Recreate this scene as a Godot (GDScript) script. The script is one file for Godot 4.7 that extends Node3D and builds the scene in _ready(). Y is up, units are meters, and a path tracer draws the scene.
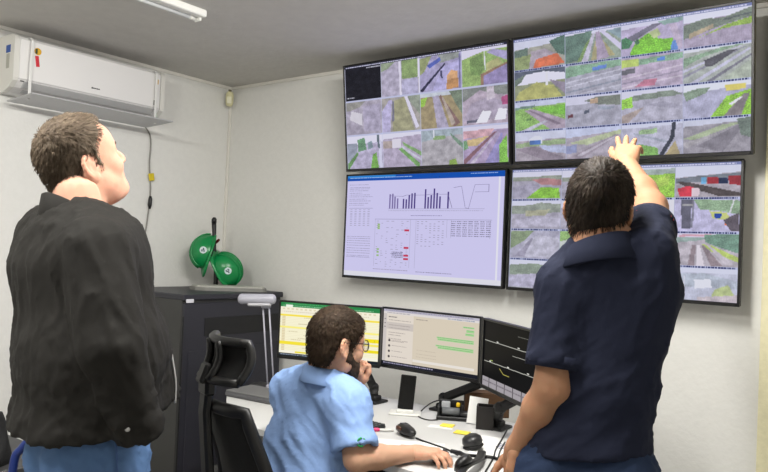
extends Node3D
# A monitoring room: four wall displays of camera views, three men, a desk with three monitors.

func _ready():
	rng.seed = 20240611
	# ---- camera
	var cam := Camera3D.new()
	cam.name = "camera"
	add_child(cam)
	cam.position = Vector3(4.1387, 1.5, 3.4697)
	cam.rotation = Vector3(0.0200, 0.6507, 0.0429)
	cam.fov = 37.02
	cam.near = 0.05
	cam.current = true
	# ---- environment: a closed room, so the sky outside hardly matters
	var we := WorldEnvironment.new()
	we.name = "environment"
	var env := Environment.new()
	env.background_mode = Environment.BG_COLOR
	env.background_color = Color(0.75, 0.8, 0.85)
	env.tonemap_mode = Environment.TONE_MAPPER_LINEAR
	env.tonemap_exposure = 1.0
	env.sdfgi_enabled = true
	env.ssao_enabled = true
	env.ssil_enabled = true
	we.environment = env
	add_child(we)
	# ---- ceiling lamps: one whose end is in view, one above the man pointing
	batten(Vector3(1.21, CEIL, 1.86), false, "white single-tube batten on the ceiling beside the air conditioner, switched off", 0.0)
	batten(Vector3(3.15, CEIL, 1.72), true, "lit batten on the ceiling above the man pointing", 10.0)
	batten(Vector3(2.18, CEIL, 3.45), true, "lit batten on the ceiling behind the man in the jacket", 9.5)
	# ---- the room, then what stands in it
	room()
	displays()
	air_conditioner()
	cabinet_and_helmets()
	desk()
	monitors()
	desk_things()
	office_chair()
	corner_things()
	print("objects built ", Time.get_ticks_msec())
	man_in_jacket()
	print("man in jacket ", Time.get_ticks_msec())
	man_pointing()
	print("man pointing ", Time.get_ticks_msec())
	man_seated()
	print("man seated ", Time.get_ticks_msec())

const CEIL := 2.669

# ------------------------------------------------------------ helpers
var taken := {}
var mats := {}
var rng := RandomNumberGenerator.new()

func numbered(called: String) -> String:
	if not taken.has(called):
		taken[called] = 0
		return called
	taken[called] += 1
	return "%s_%03d" % [called, taken[called]]

func tag(o, label: String, category: String, group := "", kind := ""):
	if label: o.set_meta("label", label)
	if category: o.set_meta("category", category)
	if group: o.set_meta("group", group)
	if kind: o.set_meta("kind", kind)
	return o

func thing(called: String, label: String, category: String, at := Vector3.ZERO, turn := 0.0, group := ""):
	var o := Node3D.new()
	o.name = numbered(called)
	add_child(o)
	o.position = at
	o.rotation.y = turn
	return tag(o, label, category, group)

func mesh_node(called: String, mesh: Mesh, m: Material, parent = null):
	var o := MeshInstance3D.new()
	o.mesh = mesh
	o.material_override = m
	o.cast_shadow = GeometryInstance3D.SHADOW_CASTING_SETTING_ON
	if parent == null:
		o.name = numbered(called)
		add_child(o)
	else:
		o.name = called
		parent.add_child(o, true)
	return o

func obj(called: String, st: SurfaceTool, m: Material, parent = null):
	st.generate_normals()
	return mesh_node(called, st.commit(), m, parent)

func begin(smooth := false) -> SurfaceTool:
	var st := SurfaceTool.new()
	st.begin(Mesh.PRIMITIVE_TRIANGLES)
	st.set_smooth_group(0 if smooth else -1)
	return st

func noise_tex(freq: float, sd: int, normal := false, strength := 4.0, lo := Color.WHITE, hi := Color.WHITE, size := 256) -> NoiseTexture2D:
	var n := FastNoiseLite.new()
	n.seed = sd
	n.frequency = freq
	n.noise_type = FastNoiseLite.TYPE_SIMPLEX_SMOOTH
	n.fractal_octaves = 4
	var t := NoiseTexture2D.new()
	t.width = size
	t.height = size
	t.seamless = true
	t.noise = n
	if normal:
		t.as_normal_map = true
		t.bump_strength = strength
	else:
		var g := Gradient.new()
		g.set_color(0, lo)
		g.set_color(1, hi)
		t.color_ramp = g
	return t

func mat(key: String, c: Color, rough := 0.6, metal := 0.0) -> StandardMaterial3D:
	if mats.has(key): return mats[key]
	var m := StandardMaterial3D.new()
	m.albedo_color = c
	m.roughness = rough
	m.metallic = metal
	mats[key] = m
	return m

# a surface with a fine grain: colour mottling and relief, both laid on in world or object space
func grained(key: String, c: Color, rough: float, scale: float, freq: float, relief: float, mottle := 0.06) -> StandardMaterial3D:
	if mats.has(key): return mats[key]
	var m := mat(key, c, rough)
	m.uv1_triplanar = true
	m.uv1_scale = Vector3.ONE * scale
	m.albedo_texture = noise_tex(freq, key.hash() % 1000, false, 0, Color(1 - mottle, 1 - mottle, 1 - mottle), Color.WHITE)
	if relief > 0:
		m.normal_enabled = true
		m.normal_texture = noise_tex(freq * 2.0, key.hash() % 777, true, relief)
		m.normal_scale = 0.6
	return m

func tri(st: SurfaceTool, a: Vector3, b: Vector3, c: Vector3, out: Vector3):
	if (c - a).cross(b - a).dot(out) < 0:
		var s := b
		b = c
		c = s
	st.add_vertex(a); st.add_vertex(b); st.add_vertex(c)

func quad(st: SurfaceTool, a: Vector3, b: Vector3, c: Vector3, d: Vector3, out: Vector3):
	tri(st, a, b, c, out)
	tri(st, a, c, d, out)

# a box with chamfered edges
func cbox(st: SurfaceTool, T: Transform3D, s: Vector3, b := 0.004):
	var e := s * 0.5
	b = minf(b, minf(e.x, minf(e.y, e.z)) * 0.9)
	var P := func(sx, sy, sz, ax):
		var q := Vector3(sx * (e.x - b), sy * (e.y - b), sz * (e.z - b))
		if ax == 0: q.x = sx * e.x
		if ax == 1: q.y = sy * e.y
		if ax == 2: q.z = sz * e.z
		return T * q
	var R := T.basis
	for s1 in [-1, 1]:
		quad(st, P.call(s1, -1, -1, 0), P.call(s1, 1, -1, 0), P.call(s1, 1, 1, 0), P.call(s1, -1, 1, 0), R * Vector3(s1, 0, 0))
		quad(st, P.call(-1, s1, -1, 1), P.call(1, s1, -1, 1), P.call(1, s1, 1, 1), P.call(-1, s1, 1, 1), R * Vector3(0, s1, 0))
		quad(st, P.call(-1, -1, s1, 2), P.call(1, -1, s1, 2), P.call(1, 1, s1, 2), P.call(-1, 1, s1, 2), R * Vector3(0, 0, s1))
		for s2 in [-1, 1]:
			quad(st, P.call(s1, s2, -1, 0), P.call(s1, s2, 1, 0), P.call(s1, s2, 1, 1), P.call(s1, s2, -1, 1), R * Vector3(s1, s2, 0))
			quad(st, P.call(s1, -1, s2, 0), P.call(s1, 1, s2, 0), P.call(s1, 1, s2, 2), P.call(s1, -1, s2, 2), R * Vector3(s1, 0, s2))
			quad(st, P.call(-1, s1, s2, 1), P.call(1, s1, s2, 1), P.call(1, s1, s2, 2), P.call(-1, s1, s2, 2), R * Vector3(0, s1, s2))
			for s3 in [-1, 1]:
				tri(st, P.call(s1, s2, s3, 0), P.call(s1, s2, s3, 1), P.call(s1, s2, s3, 2), R * Vector3(s1, s2, s3))

func at_box(c: Vector3, s: Vector3, b := 0.004) -> SurfaceTool:
	var st := begin()
	cbox(st, Transform3D(Basis(), c), s, b)
	return st

# a round bar along points, with its own radius at each
func tube(st: SurfaceTool, pts: Array, rad, sides := 10, flat := Vector2.ONE):
	var n := pts.size()
	var rings := []
	var side := Vector3.ZERO
	for i in n:
		var d: Vector3 = (pts[mini(i + 1, n - 1)] - pts[maxi(i - 1, 0)]).normalized()
		if side == Vector3.ZERO:
			side = d.cross(Vector3.UP)
			if side.length() < 0.1: side = d.cross(Vector3.RIGHT)
		side = (side - d * side.dot(d)).normalized()
		var up := side.cross(d)
		var r: float = rad[i] if rad is Array else rad
		var ring := PackedVector3Array()
		for k in sides:
			var a := TAU * k / sides
			ring.append(pts[i] + (side * cos(a) * flat.x + up * sin(a) * flat.y) * r)
		rings.append(ring)
	loft(st, rings, true)

func loft(st: SurfaceTool, rings: Array, caps := true, closed := true):
	var n: int = rings[0].size()
	for i in rings.size() - 1:
		var c0 := Vector3.ZERO
		for q in rings[i]: c0 += q
		for q in rings[i + 1]: c0 += q
		c0 /= 2.0 * n
		for k in (n if closed else n - 1):
			var k2 := (k + 1) % n
			quad(st, rings[i][k], rings[i][k2], rings[i + 1][k2], rings[i + 1][k], (rings[i][k] + rings[i][k2] + rings[i + 1][k2] + rings[i + 1][k]) * 0.25 - c0)
	if caps:
		for e in [0, rings.size() - 1]:
			var r: PackedVector3Array = rings[e]
			var c := Vector3.ZERO
			for q in r: c += q
			c /= n
			var o: PackedVector3Array = rings[1 if e == 0 else e - 1]
			var oc := Vector3.ZERO
			for q in o: oc += q
			oc /= n
			for k in n:
				tri(st, c, r[k], r[(k + 1) % n], c - oc)

# a turned shape: profile of (radius, height) pairs about the local y axis
func lathe(st: SurfaceTool, T: Transform3D, prof: Array, segs := 20, sq := Vector2.ONE):
	for i in prof.size() - 1:
		var p0: Vector2 = prof[i]
		var p1: Vector2 = prof[i + 1]
		var nrm := Vector2(p1.y - p0.y, -(p1.x - p0.x))
		for k in segs:
			var a0 := TAU * k / segs
			var a1 := TAU * (k + 1) / segs
			var f := func(p, a): return T * Vector3(p.x * cos(a) * sq.x, p.y, p.x * sin(a) * sq.y)
			var am := (a0 + a1) * 0.5
			quad(st, f.call(p0, a0), f.call(p0, a1), f.call(p1, a1), f.call(p1, a0), T.basis * Vector3(nrm.x * cos(am), nrm.y, nrm.x * sin(am)))

# a flat outline given thickness along local z
func prism(st: SurfaceTool, T: Transform3D, poly: PackedVector2Array, z0: float, z1: float):
	var idx := Geometry2D.triangulate_polygon(poly)
	for i in range(0, idx.size(), 3):
		for z in [z0, z1]:
			tri(st, T * Vector3(poly[idx[i]].x, poly[idx[i]].y, z), T * Vector3(poly[idx[i + 1]].x, poly[idx[i + 1]].y, z), T * Vector3(poly[idx[i + 2]].x, poly[idx[i + 2]].y, z), T.basis * Vector3(0, 0, -1 if z == z0 else 1))
	var cw := Geometry2D.is_polygon_clockwise(poly)
	for i in poly.size():
		var a := poly[i]
		var b := poly[(i + 1) % poly.size()]
		var o := Vector3(b.y - a.y, a.x - b.x, 0) * (-1.0 if cw else 1.0)
		quad(st, T * Vector3(a.x, a.y, z0), T * Vector3(b.x, b.y, z0), T * Vector3(b.x, b.y, z1), T * Vector3(a.x, a.y, z1), T.basis * o)

func frame_of(x: Vector3, y: Vector3, at: Vector3) -> Transform3D:
	x = x.normalized()
	var z := x.cross(y).normalized()
	return Transform3D(Basis(x, z.cross(x), z), at)

func smooth_path(pts: Array, steps := 6) -> Array:
	var c := Curve3D.new()
	for i in pts.size():
		var d: Vector3 = (pts[mini(i + 1, pts.size() - 1)] - pts[maxi(i - 1, 0)]) / 6.0
		c.add_point(pts[i], -d, d)
	var out := []
	for i in pts.size() - 1:
		for k in steps: out.append(c.sample(i, float(k) / steps))
	out.append(pts[-1])
	return out

# ------------------------------------------------------------ the room
func batten(at: Vector3, lit: bool, label: String, energy: float):
	var t = thing("ceiling_batten", label, "ceiling light", at, 0.0)
	var L := 1.26
	var st := begin()
	cbox(st, Transform3D(Basis(), Vector3(0.02, -0.018, 0)), Vector3(0.05, 0.036, L), 0.005)
	obj("housing", st, mat("batten_white", Color(0.9, 0.9, 0.88), 0.4), t)
	var tm: StandardMaterial3D
	if lit:
		tm = mat("tube_on", Color(0.95, 0.95, 0.95), 0.3)
		tm.emission_enabled = true
		tm.emission = Color(1.0, 0.99, 0.96)
		tm.emission_energy_multiplier = 0.75
	else:
		tm = mat("tube_off", Color(0.86, 0.87, 0.86), 0.25)
	st = begin(true)
	tube(st, [Vector3(-0.026, -0.034, -L / 2 + 0.05), Vector3(-0.026, -0.034, L / 2 - 0.05)], 0.0135, 14)
	obj("tube_lamp", st, tm, t)
	for s in [-1, 1]:
		st = begin()
		cbox(st, Transform3D(Basis(), Vector3(-0.012, -0.027, s * (L / 2 - 0.012))), Vector3(0.05, 0.05, 0.012), 0.004)
		obj("lamp_holder", st, mat("batten_white", Color()), t)
		st = begin(true)
		tube(st, [Vector3(-0.026, -0.034, s * (L / 2 - 0.055)), Vector3(-0.026, -0.034, s * (L / 2 - 0.018))], 0.0145, 14)
		obj("end_cap", st, mat("tube_cap", Color(0.82, 0.82, 0.8), 0.4), t)
	if lit:
		# the tube throws its light down and to both sides: three strips of light just outside its glass
		for s in [-1, 0, 1]:
			var l := AreaLight3D.new()
			l.name = "lamp_light"
			l.area_size = Vector2(0.03, L - 0.1)
			l.light_energy = energy / 3
			l.light_color = Color(1.0, 0.99, 0.968)
			l.shadow_enabled = true
			l.area_range = 12.0
			l.area_attenuation = 2.0
			t.add_child(l, true)
			var out := Vector3(sin(1.1 * s), -cos(1.1 * s), 0)
			l.position = Vector3(-0.026, -0.034, 0) + out * 0.026
			l.basis = Basis(Vector3(0, 0, 1).cross(-out), Vector3(0, 0, 1), -out)

func structure(called: String, c: Vector3, s: Vector3, m: Material, label: String):
	var o = obj(called, at_box(c, s, 0.002), m)
	return tag(o, label, "", "", "structure")

func room():
	var wall := grained("wall_paint", Color(0.87, 0.868, 0.852), 0.85, 2.2, 0.03, 0.5, 0.02)
	var ceil_m := grained("ceiling_paint", Color(0.78, 0.77, 0.75), 0.9, 1.6, 0.02, 1.0, 0.03)
	var floor_m := grained("floor_vinyl", Color(0.58, 0.57, 0.55), 0.45, 1.5, 0.03, 0.8, 0.15)
	structure("floor", Vector3(2.7, -0.05, 2.6), Vector3(5.8, 0.1, 5.6), floor_m, "grey vinyl floor of the room")
	structure("ceiling", Vector3(2.7, CEIL + 0.05, 2.6), Vector3(5.8, 0.1, 5.6), ceil_m, "plain off-white painted ceiling")
	structure("wall_back", Vector3(2.7, CEIL / 2, -0.05), Vector3(5.6, CEIL, 0.1), wall, "off-white wall behind the displays")
	structure("wall_left", Vector3(-0.05, CEIL / 2, 2.6), Vector3(0.1, CEIL, 5.4), wall, "off-white wall behind the air conditioner")
	structure("wall_right", Vector3(5.45, CEIL / 2, 2.6), Vector3(0.1, CEIL, 5.4), wall, "off-white wall on the right")
	structure("wall_front", Vector3(2.7, CEIL / 2, 5.25), Vector3(5.6, CEIL, 0.1), wall, "off-white wall behind the photographer")
	var pil := grained("pillar_paint", Color(0.90, 0.875, 0.73), 0.7, 2.5, 0.03, 0.8, 0.05)
	structure("trim_1", Vector3(3.775, CEIL / 2, 0.02), Vector3(0.36, CEIL, 0.04), pil, "cream painted pilaster at the right end of the wall")
	var cor := grained("cornice_paint", Color(0.87, 0.86, 0.83), 0.8, 2.2, 0.03, 0.5, 0.02)
	structure("trim_2", Vector3(2.7, CEIL - 0.011, 0.006), Vector3(5.4, 0.022, 0.012), cor, "thin white strip along the top of the wall behind the displays")
	structure("trim_3", Vector3(0.006, CEIL - 0.011, 2.6), Vector3(0.012, 0.022, 5.2), cor, "thin white strip along the top of the left wall")
	structure("trim_4", Vector3(0.009, CEIL / 2, 0.009), Vector3(0.018, CEIL - 0.05, 0.018), cor, "slim white cover strip up the corner of the room")
	for w in [["baseboard_back", Vector3(2.7, 0.04, 0.008), Vector3(5.3, 0.08, 0.016)], ["baseboard_left", Vector3(0.008, 0.04, 2.6), Vector3(0.016, 0.08, 5.1)]]:
		structure(w[0], w[1], w[2], cor, "white skirting board")

	# motion detector in the corner under the ceiling
	var t = thing("motion_detector", "small cream motion detector high up in the room corner", "detector", Vector3(0.075, 2.56, 0.075), PI / 4)
	var st := begin(true)
	var rings := []
	for i in 9:
		var y := -0.05 + 0.0125 * i
		var k := 1.0 - pow(absf(i - 4.0) / 4.0, 4.0) * 0.35
		var ring := PackedVector3Array()
		for a in 16:
			var an := TAU * a / 16
			ring.append(Vector3(sin(an) * 0.029 * k, y * 1.05, cos(an) * 0.026 * k + (0.006 if cos(an) > 0 else 0.0)))
		rings.append(ring)
	loft(st, rings)
	obj("housing", st, mat("cream_plastic", Color(0.84, 0.82, 0.66), 0.45), t)
	st = begin()
	cbox(st, Transform3D(Basis(), Vector3(0, -0.012, 0.031)), Vector3(0.034, 0.05, 0.006), 0.003)
	obj("lens", st, mat("cream_lens", Color(0.90, 0.89, 0.78), 0.3), t)
	st = begin()
	cbox(st, Transform3D(Basis(), Vector3(0, 0.058, -0.02)), Vector3(0.016, 0.016, 0.10), 0.003)
	cbox(st, Transform3D(Basis(), Vector3(0, 0.062, 0.0)), Vector3(0.022, 0.012, 0.022), 0.003)
	obj("bracket", st, mat("olive_bracket", Color(0.42, 0.40, 0.30), 0.5), t)

func air_conditioner():
	var z0 := 0.735
	var z1 := 1.665
	var zc := (z0 + z1) / 2
	var L := z1 - z0
	var t = thing("air_conditioner", "white wall-mounted split air conditioner high on the left wall", "air conditioner", Vector3(0, 2.285, zc))
	var wm := mat("ac_white", Color(0.90, 0.895, 0.89), 0.3)
	var gm := mat("ac_grey", Color(0.74, 0.74, 0.74), 0.45)
	# outline in (x away from the wall, y), swept along the wall
	var body := PackedVector2Array([Vector2(0.0, 0.0), Vector2(0.09, 0.004), Vector2(0.15, 0.026), Vector2(0.188, 0.058), Vector2(0.188, 0.285), Vector2(0.17, 0.305), Vector2(0.0, 0.305)])
	var T := Transform3D(Basis(Vector3(1, 0, 0), Vector3(0, 1, 0), Vector3(0, 0, 1)), Vector3.ZERO)
	var st := begin()
	prism(st, T, body, -L / 2 + 0.012, L / 2 - 0.012)
	obj("body", st, wm, t)
	for s in [-1, 1]:
		var cap := PackedVector2Array([Vector2(0.0, -0.004), Vector2(0.09, 0.0), Vector2(0.152, 0.022), Vector2(0.194, 0.055), Vector2(0.2, 0.07), Vector2(0.2, 0.28), Vector2(0.192, 0.296), Vector2(0.172, 0.31), Vector2(0.0, 0.31)])
		st = begin()
		prism(st, T, cap, s * L / 2 - 0.014, s * L / 2 + 0.014)
		obj("end_cap", st, mat("ac_side", Color(0.84, 0.835, 0.81), 0.35), t)
	st = begin()
	cbox(st, Transform3D(Basis(), Vector3(0.192, 0.178, 0)), Vector3(0.014, 0.226, L - 0.03), 0.006)
	obj("front_panel", st, wm, t)
	# outlet: dark recess with a flap
	st = begin()
	cbox(st, Transform3D(Basis(Vector3(0, 0, 1), deg_to_rad(-48)) , Vector3(0.172, 0.044, 0)), Vector3(0.006, 0.05, L - 0.10), 0.002)
	obj("flap", st, gm, t)
	st = begin()
	cbox(st, Transform3D(Basis(Vector3(0, 0, 1), deg_to_rad(-48)), Vector3(0.1865, 0.059, 0)), Vector3(0.006, 0.006, L - 0.06), 0.001)
	obj("outlet_gap", st, mat("ac_dark", Color(0.22, 0.22, 0.22), 0.6), t)
	st = begin()
	cbox(st, Transform3D(Basis(Vector3(0, 0, 1), deg_to_rad(-62)), Vector3(0.128, 0.020, 0)), Vector3(0.006, 0.05, L - 0.14), 0.002)
	obj("flap", st, gm, t)
	# emblem, stickers
	st = begin()
	for k in 5:
		cbox(st, Transform3D(Basis(), Vector3(0.2, 0.105, 0.02 - 0.011 * k)), Vector3(0.002, 0.009 if k == 0 else 0.006, 0.009), 0.0005)
	obj("emblem", st, mat("ac_dark", Color()), t)
	st = begin(true)
	lathe(st, frame_of(Vector3(0, 0, 1), Vector3(-1, 0, 0), Vector3(0.1995, 0.238, 0.352)), [Vector2(0, -0.001), Vector2(0.02, -0.001)], 18)
	obj("round_sticker", st, mat("sticker_yellow", Color(0.85, 0.66, 0.12), 0.5), t)
	st = begin()
	cbox(st, Transform3D(Basis(), Vector3(0.2, 0.238, 0.36)), Vector3(0.002, 0.028, 0.012), 0.0005)
	obj("sticker_print", st, mat("sticker_dark", Color(0.13, 0.2, 0.12), 0.5), t)
	st = begin()
	cbox(st, Transform3D(Basis(Vector3(1, 0, 0), 0.15), Vector3(0.2, 0.183, 0.352)), Vector3(0.002, 0.06, 0.02), 0.0005)
	obj("red_sticker", st, mat("sticker_red", Color(0.78, 0.13, 0.2), 0.5), t)
	st = begin()
	cbox(st, Transform3D(Basis(), Vector3(0.2, 0.236, -L / 2 + 0.045)), Vector3(0.002, 0.03, 0.022), 0.0005)
	obj("round_sticker", st, mat("sticker_yellow", Color()), t)
	st = begin()
	cbox(st, Transform3D(Basis(), Vector3(0.2, 0.098, -L / 2 + 0.055)), Vector3(0.002, 0.032, 0.016), 0.0005)
	obj("display_window", st, mat("ac_black", Color(0.05, 0.05, 0.055), 0.3), t)
	st = begin()
	cbox(st, Transform3D(Basis(), Vector3(0.13, 0.232, L / 2 + 0.0145)), Vector3(0.05, 0.042, 0.002), 0.0005)
	obj("blue_sticker", st, mat("sticker_blue", Color(0.10, 0.30, 0.62), 0.5), t)
	st = begin()
	cbox(st, Transform3D(Basis(), Vector3(0.13, 0.165, L / 2 + 0.0145)), Vector3(0.035, 0.08, 0.002), 0.0005)
	obj("grey_sticker", st, mat("sticker_grey", Color(0.66, 0.66, 0.62), 0.5), t)

	# air deflector: a tilted board hung under the outlet on two straps
	var d = thing("air_deflector", "grey tilted air deflector board hung by straps under the air conditioner", "deflector", Vector3(0.19, 2.252, 1.195))
	st = begin()
	cbox(st, Transform3D(Basis(Vector3(0, 0, 1), deg_to_rad(3)), Vector3(0.005, 0.0, -0.005)), Vector3(0.29, 0.008, 0.90), 0.003)
	obj("board", st, mat("deflector_grey", Color(0.72, 0.72, 0.73), 0.4), d)
	for s in [[0.395, 0.006], [-0.40, 0.0]]:
		st = begin()
		var pts := [Vector3(-0.06, 0.338, s[0]), Vector3(0.006, 0.336, s[0]), Vector3(0.026, 0.318, s[0]), Vector3(0.028, 0.15, s[0] + s[1]), Vector3(0.028, 0.06, s[0] + s[1]), Vector3(0.030, -0.004, s[0] + s[1])]
		for i in pts.size() - 1:
			var a: Vector3 = pts[i]
			var b: Vector3 = pts[i + 1]
			cbox(st, frame_of(b - a, Vector3(0, 0, 1), (a + b) / 2), Vector3((b - a).length() + 0.004, 0.016, 0.006), 0.0015)
		obj("strap", st, mat("strap_white", Color(0.88, 0.88, 0.87), 0.4), d)

	# drain cable hanging down the wall
	var c = thing("hanging_cable", "thin grey cable hanging down the left wall with a yellow tag", "cable", Vector3(0.01, 2.28, 0.80))
	var o: Vector3 = c.position
	var path := smooth_path([Vector3(0.012, 2.30, 0.80) - o, Vector3(0.0120, 2.2037, 0.6857) - o, Vector3(0.0120, 2.0028, 0.6781) - o, Vector3(0.0120, 1.8362, 0.6609) - o, Vector3(0.0120, 1.6672, 0.6705) - o, Vector3(0.0120, 1.4985, 0.6916) - o, Vector3(0.0120, 1.3512, 0.7136) - o, Vector3(0.0120, 1.0989, 0.7220) - o])
	st = begin(true)
	tube(st, path, 0.0045, 8)
	obj("cord", st, mat("cord_grey", Color(0.52, 0.51, 0.49), 0.5), c)
	st = begin()
	cbox(st, Transform3D(Basis(Vector3(1, 0, 0), 0.2), Vector3(0.0200, 1.9234, 0.6636) - o), Vector3(0.008, 0.05, 0.042), 0.003)
	obj("tag", st, mat("tag_yellow", Color(0.83, 0.74, 0.12), 0.6), c)
	st = begin(true)
	tube(st, [Vector3(0.0160, 1.7956, 0.6621) - o, Vector3(0.0160, 1.7755, 0.6609) - o, Vector3(0.0160, 1.7350, 0.6632) - o, Vector3(0.0160, 1.7080, 0.6632) - o], [0.007, 0.013, 0.013, 0.006], 10)
	obj("inline_switch", st, mat("black_plastic", Color(0.045, 0.045, 0.05), 0.42), c)

# ------------------------------------------------------------ what the screens show (flat pictures)
# Camera views are given as outlines: a colour and corner points in percent of the view, painted in order.
const VIEWS_A := [
	["26262e"],
	["b0a8be", "8a9a78 0,0 45,0 20,22 0,30", "e8e4f4 47,5 53,5 54,100 49,100", "7f9a58 54,5 100,0 100,60 54,55", "b4b0d0 54,60 96,55 96,100 54,100", "e8e4f4 95,5 100,5 100,100 97,100"],
	["a39cc4", "8f9a60 0,10 30,5 12,45 0,55", "8a9088 45,5 95,0 95,20 50,28", "b4aee0 55,40 95,25 90,95 30,100", "4858b0 18,30 50,12 52,22 25,38", "383850 0,95 60,30 63,32 6,100", "484868 50,48 54,48 56,70 51,66", "d8a068 66,62 76,50 90,55 92,98 64,100", "b88048 66,75 92,72 92,98 64,100", "6a6898 93,10 97,10 97,100 93,100"],
	["8fb05c", "e4e0f4 0,0 100,0 100,12 50,14 0,30", "6d8f48 18,30 45,20 52,60 40,75 20,70", "a49cc8 55,18 70,12 100,22 100,45", "b0b070 55,45 80,35 90,50 55,70", "e8e8f8 50,10 52,10 53,62 51,62", "8d80b0 48,72 100,50 100,100 48,100", "8a6a50 42,72 100,48 100,53 48,77 48,100 43,100"],
	["aaa2b2", "8c8a80 0,0 60,0 40,20 10,30 0,30", "dcd8e0 15,30 45,40 45,75 10,55", "9c94a4 0,60 60,90 60,100 0,100", "a8a0b8 48,20 96,15 96,95 50,90"],
	["a09a92", "8a9480 60,0 100,0 100,60", "b8b0d8 0,40 20,10 28,10 22,100 0,100", "9a9870 30,15 60,5 85,100 28,100", "e4e0f4 60,5 68,5 96,90 88,95", "686878 28,15 33,15 32,70 27,70"],
	["9a8a60", "c8d0d8 0,0 100,0 100,14 0,14", "6a7a60 70,5 100,5 100,70 85,40", "a8a0b8 30,15 45,12 68,100 40,100", "806058 46,15 50,12 95,90 80,100", "9ad040 0,20 18,14 10,38 0,40", "b0a090 52,20 56,18 84,90 74,96"],
	["b4a4b4", "7a8078 0,5 100,0 100,30 70,25 40,12 0,40", "a89cb0 20,45 60,30 100,50 100,85 0,90", "c8bcc8 55,5 70,5 72,35 55,40", "b04878 85,35 100,30 100,55 88,55", "585868 10,88 60,84 60,90 10,95", "f4f4fc 30,95 45,65 65,68 55,95", "f4f4fc 70,92 80,62 98,66 94,92"],
	["b4acc8", "e8e6f8 0,0 100,0 100,25 0,30", "5a8a60 30,15 50,10 55,45 32,50", "7a9098 58,25 70,20 74,40 60,45", "9098a8 0,25 28,25 28,60 0,80", "5a8a48 0,85 30,50 32,58 5,100 0,100", "6aa83c 72,60 82,55 88,100 66,100", "d8d8f0 88,20 96,20 98,100 90,100", "5a6870 84,5 90,0 92,45 86,40"],
	["b0a4bc", "e6e4f6 0,0 100,0 100,12 0,20", "e4e0ec 25,20 48,20 48,45 25,45", "a89890 0,25 25,25 25,45 0,45", "7aa860 52,30 100,60 100,72 55,40", "c8c8d8 45,45 52,42 100,80 100,86", "6aa050 42,50 50,46 96,92 96,100 88,100"],
	["a8a4a8", "a0b0b8 0,0 100,0 100,20 50,25 0,35", "7a9a60 30,20 60,22 60,30 30,32", "6a8a70 70,15 100,45 100,60 75,28", "e8ecf4 30,2 33,2 33,25 30,25", "8ab040 68,88 82,84 86,100 66,100"],
	["a894b8", "e0dcf0 0,0 100,0 100,14 0,16", "d0a0a8 0,15 70,12 60,30 0,35", "d0b478 10,38 60,30 30,55 5,55", "6a9a68 0,40 8,38 12,60 0,65", "805860 0,90 70,20 76,20 5,100 0,100", "c0b4c8 15,100 78,20 80,20 24,100", "9088c0 48,100 84,25 88,25 78,100", "7ac040 80,55 96,30 98,100 80,100"],
]
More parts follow.
